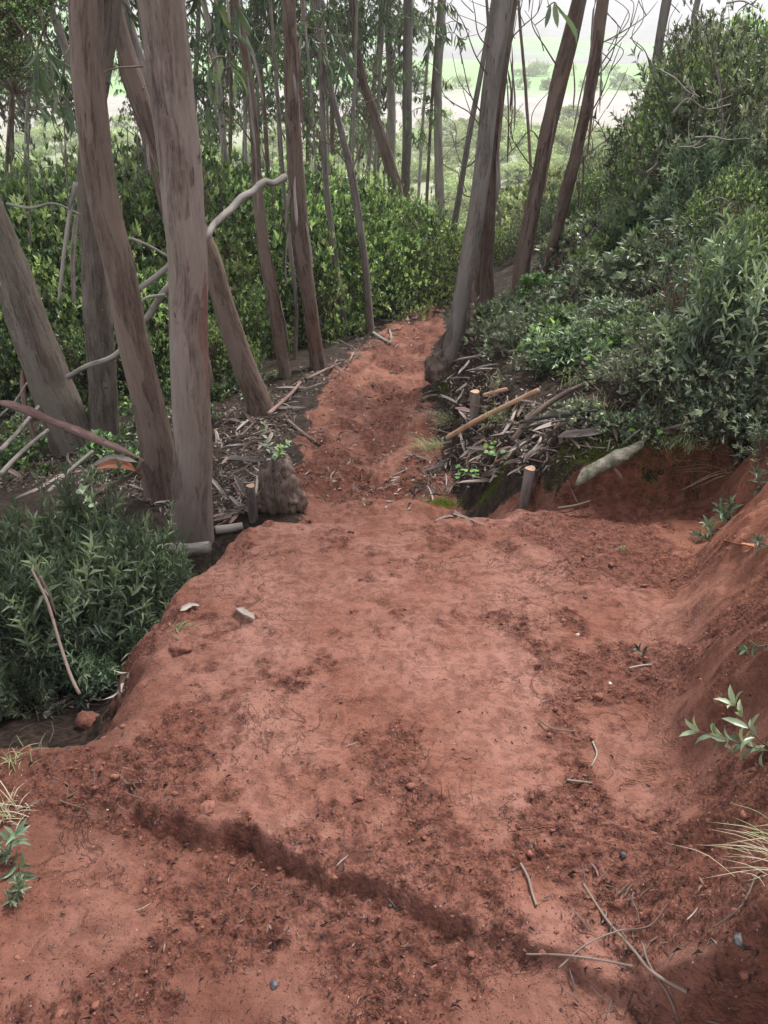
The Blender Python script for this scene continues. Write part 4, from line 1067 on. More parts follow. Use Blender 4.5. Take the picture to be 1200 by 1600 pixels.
spray_at('eighteen', 860, 15, 7.6, (.1, 0, -.3), 4, .26, .2, .5, 1, .02)
for (k, px, py, Y, c) in [('eleven', 540, 10, 16, 16), ('eleven', 570, 50, 17, 14), ('twelve', 620, 20, 19, 14), ('eleven', 500, 40, 16, 14), ('thirteen', 650, 40, 12, 5), ('nine', 480, 40, 10, 5),
                       ('twelve', 655, 175, 17, 4), ('thirteen', 670, 70, 12, 2), ('fourteen', 675, 170, 17, 3), ('seven', 420, 30, 10, 8), ('twentythree', 340, 60, 12, 12), ('eleven', 440, 70, 18, 16), ('twentythree', 370, 130, 14, 12),
                       ('twelve', 590, 110, 20, 10), ('eleven', 540, 100, 18, 10), ('thirteen', 655, 230, 16, 3)]:
    spray_at(k, px, py, Y, (random.uniform(-.6, .6), 0, .1), 16, .15, .5, .3, c, .028 * Y * (c > 5) + .1)

# bare twigs on the leaning right trunks, by the trunk they grow from
TW = [('sixteen', [(770, 130), (745, 90), (722, 40), (700, 0)]), ('sixteen', [(762, 190), (735, 150), (722, 100), (716, 60)]), ('sixteen', [(757, 235), (730, 260), (712, 225), (700, 190)]),
      ('sixteen', [(760, 210), (735, 175), (710, 165), (695, 150)]), ('sixteen', [(775, 85), (752, 50), (740, 20), (738, 0)]), ('seventeen', [(790, 70), (820, 40), (840, 20), (850, -10)]), ('seventeen', [(785, 110), (805, 60), (812, 20)]),
      ('nineteen', [(935, 70), (970, 45), (1010, 25), (1030, 0)]), ('nineteen', [(928, 120), (950, 80), (985, 40), (995, 0)]), ('nineteen', [(925, 130), (955, 95), (962, 60), (985, 20)]), ('nineteen', [(908, 200), (940, 150), (955, 110), (975, 70)]),
      ('eighteen', [(850, 235), (830, 205), (800, 235), (770, 260)]), ('eighteen', [(843, 275), (815, 240), (802, 220)]), ('nineteen', [(900, 235), (925, 205), (948, 170)]), ('eighteen', [(878, 115), (850, 80), (835, 40), (838, 0)]),
      ('ten', [(547, 262), (520, 230), (498, 215), (470, 150)]), ('ten', [(550, 270), (570, 200), (588, 120), (592, 40)]), ('eleven', [(590, 190), (545, 170), (520, 130)]), ('eight', [(456, 150), (430, 110), (420, 60), (425, 0)]),
      ('seven', [(398, 230), (375, 190), (350, 165), (322, 150)]), ('seven', [(388, 120), (368, 105), (330, 110), (300, 90)]), ('twenty', [(1024, 100), (1045, 60), (1062, 20)]), ('twenty', [(1020, 130), (1005, 80), (985, 60)]), ('nine', [(508, 250), (490, 200), (470, 190)]),
      ('sixteen', [(748, 310), (728, 300), (716, 270)]), ('nineteen', [(895, 270), (925, 240), (950, 225), (975, 190)])]
for k, pts in TW:
    root, Pp, Rr, base = TREES[k]
    i = np.argmin(np.abs(Pp[:, 2] - at_y(pts[0][0], pts[0][1], base[1])[2]))
    px_branch(root, base, [pts[0]] + [(a + random.uniform(-5, 5), b + random.uniform(-5, 5)) for a, b in pts[1:]], Pp[i][1], 2.7, 1.0, 'twig', dY=random.uniform(-.5, .5))
    # side twigs
    for q in range(2):
        a = pts[1 + q % (len(pts) - 1)]
        px_branch(root, base, [a, (a[0] + random.uniform(-25, 25), a[1] - random.uniform(15, 40)), (a[0] + random.uniform(-40, 40), a[1] - random.uniform(40, 80))], Pp[i][1], 1.6, .8, 'twig')

# swollen foot of the big right trunk
def burl(root, base, c, rx, ry, rz, mat, seed, name='burl', amp=.35, freq=3.0):
    u = np.linspace(0, 2 * math.pi, 33)[:-1]; v = np.linspace(.0, math.pi, 24)
    U, Vv = np.meshgrid(u, v)
    d = np.stack([np.cos(U) * np.sin(Vv), np.sin(U) * np.sin(Vv), np.cos(Vv)], -1)
    n = fbm(d[..., 0] * freq + 5 + seed, d[..., 1] * freq + d[..., 2] * freq * .8, seed, 4) - .5
    rdg = np.abs(fbm(np.cos(U) * 4 + seed, np.sin(U) * 4 + Vv * .6, seed + 3, 3) - .5)
    s = 1 + amp * n * 2 - rdg * amp * 1.3
    P = d * s[..., None] * [rx, ry, rz] + c
    nn, k = len(v), 32
    i = np.arange(nn - 1)[:, None] * k; j = np.arange(k)[None]; j2 = (j + 1) % k
    Q = np.stack([i + j, i + k + j, i + k + j2, i + j2], -1).reshape(-1, 4)
    g = Geo(); g.add(P.reshape(-1, 3), quads=Q, b=(P * [1, 1, 1.5]).reshape(-1, 3))
    return g.obj(name, M[mat], root, bark=True)
root, Pp, Rr, base = TREES['sixteen']
burl(root, base, np.array([-.06, -.02, .10]), .17, .16, .20, 'stump', 3)
burl(root, base, np.array([.06, .02, .08]), .15, .14, .22, 'bark_grey', 9, amp=.2)

# ------------------------------------------------------------------ stump with sapling, stakes, logs, stone
p = g1(440, 806); Ys = float(p[1]) + .12
p = at_y(440, 806, Ys); zb = float(height(p[0], Ys)); t = Ys / ray(440, 770)[1]
st = thing('tree_stump', 'burnt knobbly stump with a pale sapling growing from its top', 'stump', (p[0], Ys, zb))
top = at_y(440, 716, Ys)[2] - zb
burl(st, 0, np.array([0, 0, top * .36]), .125, .12, top * .60, 'stump', 17, 'stump_body', .38, 2.4)
burl(st, 0, np.array([.035, .0, top * .78]), .075, .075, top * .27, 'stump', 23, 'stump_knob', .3, 3)
burl(st, 0, np.array([.09, -.03, top * .18]), .08, .07, top * .28, 'stump', 29, 'root_swelling', .4, 3)
burl(st, 0, np.array([-.10, .0, top * .12]), .09, .08, top * .20, 'stump', 33, 'root_swelling', .4, 3)
sp = at_y(428, 722, Ys)
sap = thing('gum_sapling', 'pale green young sapling sprouting on the burnt stump', 'sapling', tuple(sp))
g, b = Geo(), Geo(); r = np.random.default_rng(4)
for (dx, ln) in ((-.02, .20), (.03, .17), (.07, .13)):
    shoot(g, b, np.array([dx * .3, 0, -.03]), (dx * 2.2, 0, 1), ln, 5, .042, .024, r, .55 if dx < .05 else .8, LEAF8, .0025, 0, 1.05)
g.obj('foliage', M['sapling'], sap); b.obj('stem', M['twig'], sap, bark=True)

def stake(px, ytop, ybot, w, label, Y=None, tilt=0.0, jag=True):
    if Y is None: p = g1(px, ybot)
    else: p = at_y(px, ybot, Y)
    Y = p[1]; zt = at_y(px, ytop, Y)[2]; zb = float(height(p[0], Y)); h = zt - zb
    rr_ = w * .5 / F * Y / ray(px, ytop)[1]
    o = thing('cut_stake', label, 'stake', (p[0], Y, zb))
    P = np.array([[0, 0, -.08], [0, 0, h * .3], [tilt * .5, 0, h * .65], [tilt, 0, h]])
    V, Q, T, G = tube(catmull(P, 14), np.linspace(rr_ * 1.05, rr_, 14), 16, rough=.28, seed=int(px) % 30, caps=False)
    g = Geo(); g.add(V, quads=Q, b=G); g.obj('bark', M['bark_grey'], o, bark=True)
    th = np.linspace(0, 2 * math.pi, 17)[:-1]
    g = Geo(); g.add(np.vstack([[[tilt, 0, h + .004]], np.column_stack([tilt + np.cos(th) * rr_ * .98, np.sin(th) * rr_ * .98, h + .002 + .004 * np.sin(th * 2)])]),
                     tris=[(0, 1 + k, 1 + (k + 1) % 16) for k in range(16)], b=np.zeros((17, 3)) + np.random.default_rng(1).random((17, 3)) * .03)
    g.obj('cut_face', M['cutwood'], o, bark=True)
    return o
stake(820, 732, 790, 17, 'short cut stake standing at the right rear corner of the mound', tilt=.006)
stake(397, 759, 816, 14, 'short cut stake beside the burnt stump', Y=Ys - .1)
stake(741, 612, 655, 15, 'small broken stake in the bark litter right of the path', tilt=-.01)

def pole(px_pts, w0, w1, mat, label, name='fallen_branch', cat='branch', lift=.02, zs=None, Ys_=None, sides=8, group=None, rough=.3, twigs=0):
    if Ys_ is None:
        P = ground([q[0] for q in px_pts], [q[1] for q in px_pts]); P[:, 2] += lift
        if lift >= .025:                                # a stiff stick bridges the hollows
            f = np.linspace(0, 1, 24); E = P[0] + (P[-1] - P[0]) * f[:, None]; up_ = np.max(height(E[:, 0], E[:, 1]) - E[:, 2]) + .006
            zl = P[0, 2] + (P[-1, 2] - P[0, 2]) * np.linalg.norm(P[:, :2] - P[0, :2], axis=1) / np.linalg.norm(P[-1, :2] - P[0, :2])
            P[:, 2] = np.maximum(P[:, 2], zl) + max(0, up_) * .8
    else:
        P = np.array([at_y(q[0], q[1], yy) for q, yy in zip(px_pts, Ys_)])
    t = P[0][1] / ray(px_pts[0][0], px_pts[0][1])[1]
    base = P[0].copy()
    Q = catmull(P - base, 10 + 5 * len(P))
    o = link(name, None, None) if False else None
    V, Qd, T, G = tube(Q, np.linspace(w0, w1, len(Q)) * .5 / F * t, sides, rough=rough, seed=random.randrange(40))
    g = Geo(); g.add(V, tris=T, quads=Qd, b=G)
    for k in range(twigs):
        i = random.randrange(len(Q) // 3, len(Q) - 1); d = norm(rdir(1)[0] + np.array([0, 0, .5]))
        add_tube(g, catmull([Q[i], Q[i] + d * .06, Q[i] + d * .14 + rdir(1)[0] * .04], 5), np.linspace(.003, .001, 5) * t / 3, 4)
    ob = g.obj(name, M[mat], None, bark=True, loc=tuple(base)); ob['label'] = label; ob['category'] = cat
    if group: ob['group'] = group
    return ob
pole([(262, 858), (295, 860), (328, 856)], 22, 21, 'deadwood', 'short grey log lying at the foot of the biggest trunk', 'cut_log', 'log', Ys_=[3.74, 3.74, 3.74], sides=14, rough=.2)
pole([(338, 833), (358, 830), (380, 826)], 14, 13, 'bark_pale', 'small pale log half buried at the rear left corner of the mound', 'cut_log', 'log', lift=.02, sides=12)
pole([(699, 704), (760, 678), (838, 637)], 9, 7, 'orange_stick', 'straight orange-brown stick lying on the litter right of the path', lift=.05)
pole([(800, 703), (830, 668), (880, 635), (935, 606)], 11, 6, 'bark_brown', 'curved dark brown branch lying above the cut stake', lift=.06, twigs=3)
pole([(756, 628), (790, 618)], 7, 6, 'orange_stick', 'short pale yellow stick beside the small broken stake', lift=.04)
pole([(810, 694), (860, 690), (926, 683)], 5, 4, 'black_bark', 'thin black stick below the dark brown branch', lift=.045)
pole([(812, 700), (870, 694), (920, 688)], 4, 3, 'black_bark', 'second thin black stick lying against the first', lift=.04)
pole([(660, 628), (675, 625), (683, 622)], 7, 5, 'twig', 'stub of dark branch poking out at the swollen foot of the leaning trunk', lift=.03)
pole([(450, 660), (475, 680), (500, 697)], 6, 5, 'bark_brown', 'bark-brown stick lying at the left edge of the path behind the stump', lift=.015)
pole([(580, 522), (596, 530), (610, 541)], 8, 4, 'deadwood', 'grey dead root lying on the path edge at the foot of a slender stem', lift=.02)
pole([(330, 605), (372, 601)], 6, 5, 'strip', 'short straight stick sticking out right behind the biggest trunk', lift=.12)
pole([(420, 655), (450, 628), (470, 605)], 7, 5, 'strip_mauve', 'mauve stick leaning by the foot of the brown leaning trunk', lift=.04)
pole([(478, 598), (500, 588), (535, 570)], 6, 4, 'bark_brown', 'brown stick lying along the path edge under the shrubs', lift=.03)
# the pale branch caught among the left trunks and other dead wood there
pole([(446, 276), (428, 286), (413, 284), (394, 300), (378, 308), (362, 326), (350, 336), (334, 352), (322, 372), (300, 400)], 11, 8, 'deadwood', 'pale bare branch arching from the shaggy trunk down behind the biggest trunk', Ys_=[6.5, 6.4, 6.3, 6.2, 6.1, 6.0, 5.9, 5.8, 5.6, 5.6], rough=.4, sides=10)
pole([(268, 412), (240, 435), (212, 455), (180, 480)], 9, 7, 'deadwood', 'upper grey dead branch between the curved brown trunk and the biggest one', Ys_=[5.2] * 4)
pole([(266, 445), (250, 465), (235, 490), (215, 512), (180, 555), (130, 575), (105, 590)], 11, 8, 'deadwood', 'long forked pale branch crossing behind the curved brown trunk', Ys_=[5.1, 5.1, 5.1, 5.0, 5.0, 5.0, 5.0], rough=.2)
pole([(258, 460), (225, 468), (205, 500)], 5, 4, 'deadwood', 'thin offshoot twig above the long forked pale branch', Ys_=[5.05] * 3)
pole([(205, 372), (235, 385), (265, 402)], 4, 4, 'deadwood', 'thin pale twig crossing just left of the biggest trunk', Ys_=[5.3] * 3)
pole([(118, 285), (106, 350), (92, 470)], 7, 5, 'deadwood', 'thin grey dead stem hanging in front of the left shrubs', Ys_=[5.2, 5.1, 5.0])
pole([(10, 318), (45, 325), (85, 318), (125, 335)], 4, 3, 'deadwood', 'thin curved twig in front of the shrubs at the left edge', Ys_=[5.3] * 4)
pole([(0, 705), (30, 672), (60, 635)], 8, 5, 'deadwood', 'grey stick leaning behind the long bark ribbon at the left edge', Ys_=[4.0, 4.3, 4.6])
pole([(0, 742), (35, 705), (75, 672)], 9, 6, 'deadwood', 'thicker grey stick crossing under the long bark ribbon', Ys_=[3.9, 4.2, 4.5])
pole([(170, 762), (195, 748), (215, 735), (222, 718)], 9, 7, 'twig', 'broken forked stick at the foot of the curved brown trunk', Ys_=[3.85] * 4)
pole([(0, 650), (25, 625), (42, 598)], 4, 3, 'deadwood', 'thin pale twig at the far left under the leaning trunk', Ys_=[4.4] * 3)
pole([(75, 770), (110, 735), (145, 705)], 7, 6, 'deadwood', 'weathered grey stick leaning at the foot of the rough leaning trunk', Ys_=[4.0, 4.2, 4.4])
pole([(50, 890), (72, 935), (95, 1010), (118, 1072), (125, 1085)], 4, 5, 'bark_brown', 'dark reddish stem growing up through the left bush', Ys_=[2.35, 2.25, 2.1, 1.95, 1.92])
pole([(62, 900), (78, 930), (88, 962)], 4, 2, 'bark_brown', 'thin peeling twig hanging in the left bush', Ys_=[2.2, 2.2, 2.2])
pole([(70, 1120), (90, 1103), (108, 1095)], 8, 6, 'deadwood', 'short pale root at the foot of the left bush', lift=.01)
pole([(870, 800), (900, 795), (922, 787)], 6, 3, 'twig', 'dark twig lying under the mossy stone', lift=.02, twigs=1)
pole([(820, 1502), (870, 1504), (920, 1510), (985, 1522)], 3, 4, 'twigmix', 'bare twig with a pale broken end lying at the lower right', lift=.03)
pole([(910, 1388), (945, 1440), (985, 1490), (1020, 1530), (1070, 1560)], 4, 5, 'twig', 'long thin root curving over the lower right soil', lift=.02)
pole([(870, 1525), (910, 1490), (960, 1478), (1010, 1465), (1038, 1425)], 3, 2, 'twigmix', 'pale hair-thin root arching over the lower right crumbs', lift=.03)
pole([(1000, 1480), (1015, 1525), (1040, 1560), (1060, 1600)], 4, 3, 'twigmix', 'pale rootlet running down off the bottom edge', lift=.02)
pole([(813, 1352), (825, 1375), (832, 1400), (838, 1418)], 4, 4, 'twigmix', 'short crooked stick on the smooth soil near the bottom', lift=.008)
pole([(982, 1048), (1000, 1043), (1018, 1040)], 3, 3, 'deadwood', 'tiny straight twig on the upper right of the mound', lift=.008)
pole([(842, 1128), (865, 1142), (900, 1146)], 3, 2, 'twig', 'thin curved twig on the right of the mound', lift=.008)
pole([(1180, 1372), (1150, 1430), (1110, 1460)], 3, 2, 'twigmix', 'thin straw-coloured root on the right bank', lift=.02)
pole([(885, 1222), (925, 1224)], 4, 3, 'twig', 'dark straight twig right of centre on the mound', lift=.006)
pole([(926, 1160), (932, 1180), (924, 1200)], 3, 2, 'deadwood', 'pale bent twig beside the small dry leaf on the mound', lift=.006)

# long ribbons of bark
def ribbon(px_pts, w, mat, label, Ys_=None, lift=.02, curl=1.0, twist=0.0, name='bark_ribbon', group=None, seg=30):
    if Ys_ is None:
        P = ground([q[0] for q in px_pts], [q[1] for q in px_pts]); P[:, 2] += lift
    else: P = np.array([at_y(q[0], q[1], yy) for q, yy in zip(px_pts, Ys_)])
    t = P[0][1] / ray(px_pts[0][0], px_pts[0][1])[1]; base = P[0].copy()
    V, q, G = strip_geo(P - base, w / F * t, curl, twist, seg)
    g = Geo(); g.add(V, quads=q, b=G)
    ob = g.obj(name, M[mat], None, bark=True, loc=tuple(base)); ob['label'] = label; ob['category'] = 'bark'
    if group: ob['group'] = group
    return ob
ribbon([(-20, 625), (60, 655), (140, 688), (190, 708), (222, 718)], 14, 'strip_mauve', 'long mauve bark ribbon sloping in from the left edge to the brown trunk', [3.9, 3.9, 3.85, 3.8, 3.8], curl=1.4, twist=.3)
ribbon([(138, 742), (165, 728), (200, 730), (226, 748)], 26, 'strip_red', 'bright rust-red curl of bark at the foot of the curved brown trunk', [3.85, 3.8, 3.8, 3.82], curl=.2, twist=-.4)
ribbon([(145, 728), (175, 715), (215, 722)], 8, 'strip', 'grey edge of bark lying on the rust-red curl', [3.86, 3.84, 3.84], curl=.5)
ribbon([(680, 818), (712, 812), (745, 818), (760, 824)], 8, 'strip', 'dark curved bark strip lying on the crest of the mound', lift=.012, curl=.8)
ribbon([(963, 706), (957, 728), (966, 742), (973, 750)], 8, 'strip', 'brown curl of bark hanging over the cut bank', [3.5, 3.42, 3.4, 3.4], curl=.8)
ribbon([(1130, 845), (1155, 853), (1178, 860)], 10, 'strip_red', 'short orange-red splinter on the soil at the right edge', lift=.015, curl=.5)
ribbon([(560, 860), (570, 858)], 5, 'strip', 'small sliver of bark on the upper mound') if False else None
ribbon([(370, 955), (385, 968), (398, 972)], 14, 'strip', 'folded brown bark piece on the left of the mound', lift=.012, curl=.8)
ribbon([(282, 954), (300, 948), (312, 950)], 9, 'strip', 'flat grey bark chip near the left rim of the mound', lift=.012, curl=.3)
ribbon([(345, 1215), (365, 1200), (372, 1170)], 5, 'strip', 'x') if False else None

# litter: shed bark strips one can pick out, in the heaps on both sides of the path
def poly_pts(poly, n, seed):
    P = np.array(poly, float); r = np.random.default_rng(seed); out = []
    while len(out) < n:
        a = r.uniform(P.min(0), P.max(0), (n, 2)); k = sdf_poly(a[:, 0], a[:, 1], P) > 0
        out += a[k].tolist()
    out = np.array(out[:n]); return ground(out[:, 0], out[:, 1])
HEAP_L = [(335, 640), (400, 640), (450, 600), (560, 560), (530, 590), (470, 620), (460, 690), (410, 720), (410, 800), (340, 820)]
HEAP_LF = [(540, 545), (600, 500), (690, 470), (700, 490), (620, 520), (560, 560)]
HEAP_R = [(720, 545), (760, 560), (790, 620), (850, 640), (900, 650), (890, 690), (850, 720), (800, 745), (720, 770), (660, 790), (640, 770), (690, 700), (650, 640), (680, 600)]
HEAP_TL = [(0, 700), (140, 690), (270, 740), (330, 760), (330, 850), (240, 790), (100, 760), (0, 770)]
STRIPS = []
r0 = np.random.default_rng(77)
for i in range(10):
    ln = r0.uniform(.10, .30); a = r0.uniform(-.9, .9)
    P = [np.array([-ln / 2, 0, 0]), np.array([0, a * ln * .25, r0.uniform(0, .02)]), np.array([ln / 2, 0, r0.uniform(-.0, .03)])]
    V, q, G = strip_geo(P, r0.uniform(.012, .030), r0.uniform(.4, 1.6), r0.normal() * 1.0, 10, r=r0)
    g = Geo(); g.add(V, quads=q, b=G); STRIPS.append(g.mesh('bark_strip', M[['strip', 'bark_brown', 'strip_mauve', 'strip', 'bark_brown', 'strip', 'strip_mauve', 'bark_pale', 'strip', 'bark_brown'][i]], bark=True))
def strips(poly, n, label, group, seed, ang=0.0, spread=1.2, k_=1.0):
    for k, p in enumerate(poly_pts(poly, n, seed)):
        o = link('bark_strip', STRIPS[random.randrange(10)], None, (p[0], p[1], p[2] + random.uniform(.004, .03)))
        o.rotation_euler = (random.gauss(0, .35), random.gauss(0, .2), ang + random.gauss(0, spread)); s = random.uniform(.55, 1.5) * k_; o.scale = (s, s, s)
        o['label'] = label; o['category'] = 'bark strip'; o['group'] = group
strips(HEAP_L, 85, 'curled grey-brown bark strip in the litter left of the path and stump', 'shed bark strips left of the path', 1, .6)
strips(HEAP_LF, 22, 'shed bark strip on the far left edge of the path', 'shed bark strips on the far path edge', 2, .5)
strips(HEAP_R, 90, 'curled pale bark strip in the litter heap right of the path', 'shed bark strips right of the path', 3, .45, .8)
strips(HEAP_TL, 24, 'bark strip in the dark litter at the feet of the left trunks', 'shed bark strips under the left trunks', 4, .3)
strips([(800, 700), (870, 660), (1000, 665), (1160, 680), (1160, 705), (1000, 695), (900, 715), (830, 745)], 24, 'bark strip on the mossy turf above the cut bank', 'shed bark strips above the cut bank', 7, .4)
strips([(740, 480), (800, 460), (870, 500), (900, 560), (800, 560), (740, 540)], 12, 'bark strip on the slope behind the leaning right trunk', 'shed bark strips behind the leaning trunk', 6, .6)
strips([(470, 600), (560, 540), (640, 480), (700, 470), (690, 640), (640, 760), (500, 780), (480, 680)], 30, 'small bark scrap lying on the bare path', 'bark scraps on the path', 5, k_=.5)

# fine litter, clods, grass, moss: uncountable stuff
def litter(poly_list, n, seed, name='leaf_litter'):
    g = Geo(); r = np.random.default_rng(seed)
    for poly, k in poly_list:
        P = poly_pts(poly, k, seed + k)
        d = r.normal(size=(k, 3)); d[:, 2] *= .25
        nr = r.normal(size=(k, 3)) * .45; nr[:, 2] = 1
        add_leaves(g, P + [0, 0, .012], d, nr, r.uniform(.02, .075, k), r.uniform(.005, .016, k), r.random(k), LEAF4, curl=r.uniform(-2, 4, k))
    return g.obj(name, M['litterleaf'], kind='stuff')
M['litterleaf'] = leaf_material('dead_leaf', (.05, .032, .024), (.15, .105, .08), (.40, .34, .30), .6, .1)
litter([(HEAP_L, 1100), (HEAP_LF, 350), (HEAP_R, 1500), (HEAP_TL, 1500), ([(700, 480), (1100, 430), (1180, 690), (900, 680), (720, 600)], 1200),
        ([(330, 640), (700, 440), (720, 470), (640, 560), (700, 650), (650, 800), (480, 790), (440, 700)], 900),
        ([(800, 700), (870, 650), (1000, 640), (1190, 640), (1190, 715), (1000, 700), (900, 720), (830, 750)], 900), ([(100, 1000), (215, 960), (205, 1080), (60, 1130)], 200)], 0, 9)
def sticks(poly_list, seed, name='twig_litter'):
    g = Geo(); r = np.random.default_rng(seed)
    for poly, k, lm in poly_list:
        P = poly_pts(poly, k, seed + k)
        for p in P:
            a = r.normal() * .9 + .5; ln = r.uniform(.3, 1) * lm
            d = np.array([math.cos(a), math.sin(a), r.normal() * .12]) * ln
            add_tube(g, catmull([p + [0, 0, .008], p + d * .5 + r.normal(size=3) * ln * .06 + [0, 0, .012], p + d + [0, 0, .012]], 5), np.linspace(1, .5, 5) * r.uniform(.0012, .0035), 4, caps=False)
    g.obj(name, M['twigmix'], kind='stuff', bark=True)
sticks([(HEAP_L, 220, .3), (HEAP_LF, 70, .3), (HEAP_R, 300, .28), (HEAP_TL, 260, .35), ([(0, 560), (300, 600), (460, 580), (690, 440), (700, 470), (450, 610), (330, 660), (0, 760)], 200, .4),
        ([(720, 450), (1100, 420), (1190, 690), (900, 680), (720, 600)], 260, .3), ([(0, 950), (215, 960), (205, 1080), (20, 1150)], 70, .2), ([(0, 1150), (240, 1180), (260, 1260), (0, 1300)], 24, .12), ([(850, 1380), (1080, 1380), (1120, 1600), (880, 1600)], 26, .07), ([(200, 1180), (1000, 850), (1000, 1500), (0, 1600)], 40, .03)], 21)

def debris():
    r = np.random.default_rng(8); g = Geo()
    P = poly_pts([(205, 1040), (250, 925), (420, 815), (1000, 800), (1190, 830), (1190, 1600), (0, 1600), (0, 1160), (180, 1180)], 9000, 78)
    Z, bare, crumb, m, sd, dr, dl, hol = height(P[:, 0], P[:, 1], True)
    k = r.random(len(P)) < .16 + .75 * crumb; P = P[k]; k = len(P)
    d = r.normal(size=(k, 3)); d[:, 2] *= .2; nr = r.normal(size=(k, 3)) * .5; nr[:, 2] = 1
    add_leaves(g, P + [0, 0, .003], d, nr, .004 + .022 * r.random(k) ** 3, .002 + .004 * r.random(k) ** 2, r.random(k) ** 3, LEAF4, curl=r.uniform(-2, 4, k))
    g.obj('soil_debris', M['debris'], kind='stuff')
M['debris'] = leaf_material('dark_debris', (.022, .012, .010), (.05, .024, .017), (.34, .25, .20), .8, .05)
debris()
DB = [[(1050, 178), (1080, 150), (1120, 165), (1165, 160)], [(1032, 110), (1060, 125), (1085, 150), (1110, 160)], [(1085, 215), (1120, 212), (1150, 222), (1190, 215)], [(1060, 230), (1095, 222), (1110, 205)],
      [(1120, 110), (1126, 160), (1134, 215), (1120, 260)], [(1010, 270), (1030, 250), (1034, 235)], [(1135, 5), (1165, 3), (1200, 12)], [(1100, 320), (1125, 310), (1160, 322)], [(840, 432), (848, 450), (858, 470)],
      [(1050, 545), (1075, 530), (1088, 510)], [(960, 660), (966, 640), (972, 622)], [(850, 505), (865, 490), (875, 485)], [(1000, 390), (1030, 372), (1065, 375)], [(900, 520), (925, 500), (955, 498)]]
for i, q in enumerate(DB):
    px0, py0 = q[0]
    Yd = 5.4 if px0 > 1000 and py0 < 350 else None
    lb = 'bare pale branch poking out of the scrub ' + ['above the dead heath', 'under the grey trunk on the slope', 'crossing the right slope', 'forked low on the right slope', 'hanging down the right slope', 'small, in the middle slope', 'at the very top right',
         'beside the pinkish dead bush', 'short behind the trunk with dead leaves', 'above the small rockrose', 'upright above the mossy stone', 'beside the undergrowth on the slope', 'right of the middle slope plants', 'lying in the undergrowth'][i]
    pole([q[0]] + [(q[0][0] + (a - q[0][0]) * .8 + random.uniform(-3, 3), q[0][1] + (b - q[0][1]) * .8 + random.uniform(-3, 3)) for a, b in q[1:]], 3.2, 1.6, 'bark_grey' if i % 3 else 'deadwood', lb, 'dead_branch', Ys_=[Yd] * len(q) if Yd else None, lift=.16, rough=.3, twigs=2, sides=6)
def ico():
    t = (1 + 5 ** .5) / 2
    v = np.array([(-1, t, 0), (1, t, 0), (-1, -t, 0), (1, -t, 0), (0, -1, t), (0, 1, t), (0, -1, -t), (0, 1, -t), (t, 0, -1), (t, 0, 1), (-t, 0, -1), (-t, 0, 1)], float)
    f = np.array([(0, 11, 5), (0, 5, 1), (0, 1, 7), (0, 7, 10), (0, 10, 11), (1, 5, 9), (5, 11, 4), (11, 10, 2), (10, 7, 6), (7, 1, 8), (3, 9, 4), (3, 4, 2), (3, 2, 6), (3, 6, 8), (3, 8, 9), (4, 9, 5), (2, 4, 11), (6, 2, 10), (8, 6, 7), (9, 8, 1)])
    return norm(v), f
IV, IF = ico()
def clods():
    r = np.random.default_rng(31)
    g = Geo()
    n = 60000
    u = r.random(n); A = np.radians(r.uniform(-21, 21, n)); R = 2.9 + (u ** 1.3) * 7
    X = np.sin(A) * R; Y = np.cos(A) * R - 2.5
    Z, bare, crumb, m, sd, dr, dl, hol = height(X, Y, True)
    prob = .01 + crumb * .14 + .12 * np.exp(-((sd + .05) / .06) ** 2) * (Y < 3) * (X < .6)
    k = (r.random(n) < prob) & (bare > .4)
    X, Y, Z = X[k], Y[k], Z[k]; n = len(X)
    s = .0014 + .008 * r.random(n) ** 10 + .003 * r.random(n) ** 2
    s = s * (1 + .25 * np.maximum(0, Y - 2))
    V = IV[None] * (1 + (r.random((n, 12, 1)) - .5) * .9) * s[:, None, None] * np.column_stack([r.uniform(.8, 1.5, n), r.uniform(.8, 1.3, n), r.uniform(.5, .9, n)])[:, None, :]
    V = V + np.column_stack([X, Y, Z + s * .2])[:, None, :]
    g.add(V.reshape(-1, 3), tris=(np.arange(n)[:, None, None] * 12 + IF[None]).reshape(-1, 3))
    g.obj('soil_crumbs', M['clod'], kind='stuff')
clods()

def tuft(px, py, n, L, label, mat='grass', spread=.04, lean=(0, 0), Y=None, w=.003, cat='grass', name='grass_tuft', p=None):
    if p is None: p = g1(px, py) if Y is None else np.array([at_y(px, py, Y)[0], Y, float(height(at_y(px, py, Y)[0], Y))])
    r = np.random.default_rng(int(px + py)); g = Geo()
    for i in range(n):
        a = r.random() * 6.28; e = r.uniform(.15, 1.15)
        d = np.array([math.cos(a) * math.sin(e) + lean[0], math.sin(a) * math.sin(e) + lean[1], math.cos(e)]); ln = L * r.uniform(.5, 1.1)
        b0 = np.array([r.normal() * spread, r.normal() * spread, 0])
        P = catmull([b0, b0 + d * ln * .55, b0 + d * ln + [lean[0] * ln * .3, 0, -ln * .35 * math.sin(e)]], 6)
        s = norm(np.cross(d, [0, 0, 1]) + 1e-4) * w * .5; wd = np.array([.8, 1, .9, .7, .45, .05])[:, None]
        g.add(np.concatenate([P - s * wd, P + s * wd]), quads=[(k, k + 1, k + 7, k + 6) for k in range(5)], a=np.clip(r.normal(.5, .3), 0, 1))
    o = g.obj(name, M[mat], loc=tuple(p - [0, 0, .01])); o['label'] = label; o['category'] = cat
    return o
tuft(705, 655, 150, .17, 'green-grey grass tuft in front of the small broken stake', lean=(-.5, -.2), spread=.05)
tuft(675, 700, 110, .14, 'low pale grass tuft on the path edge left of the orange stick', lean=(-.5, -.1), spread=.05)
tuft(790, 655, 120, .16, 'grass tuft under the pale yellow stick', lean=(-.1, -.1), spread=.07)
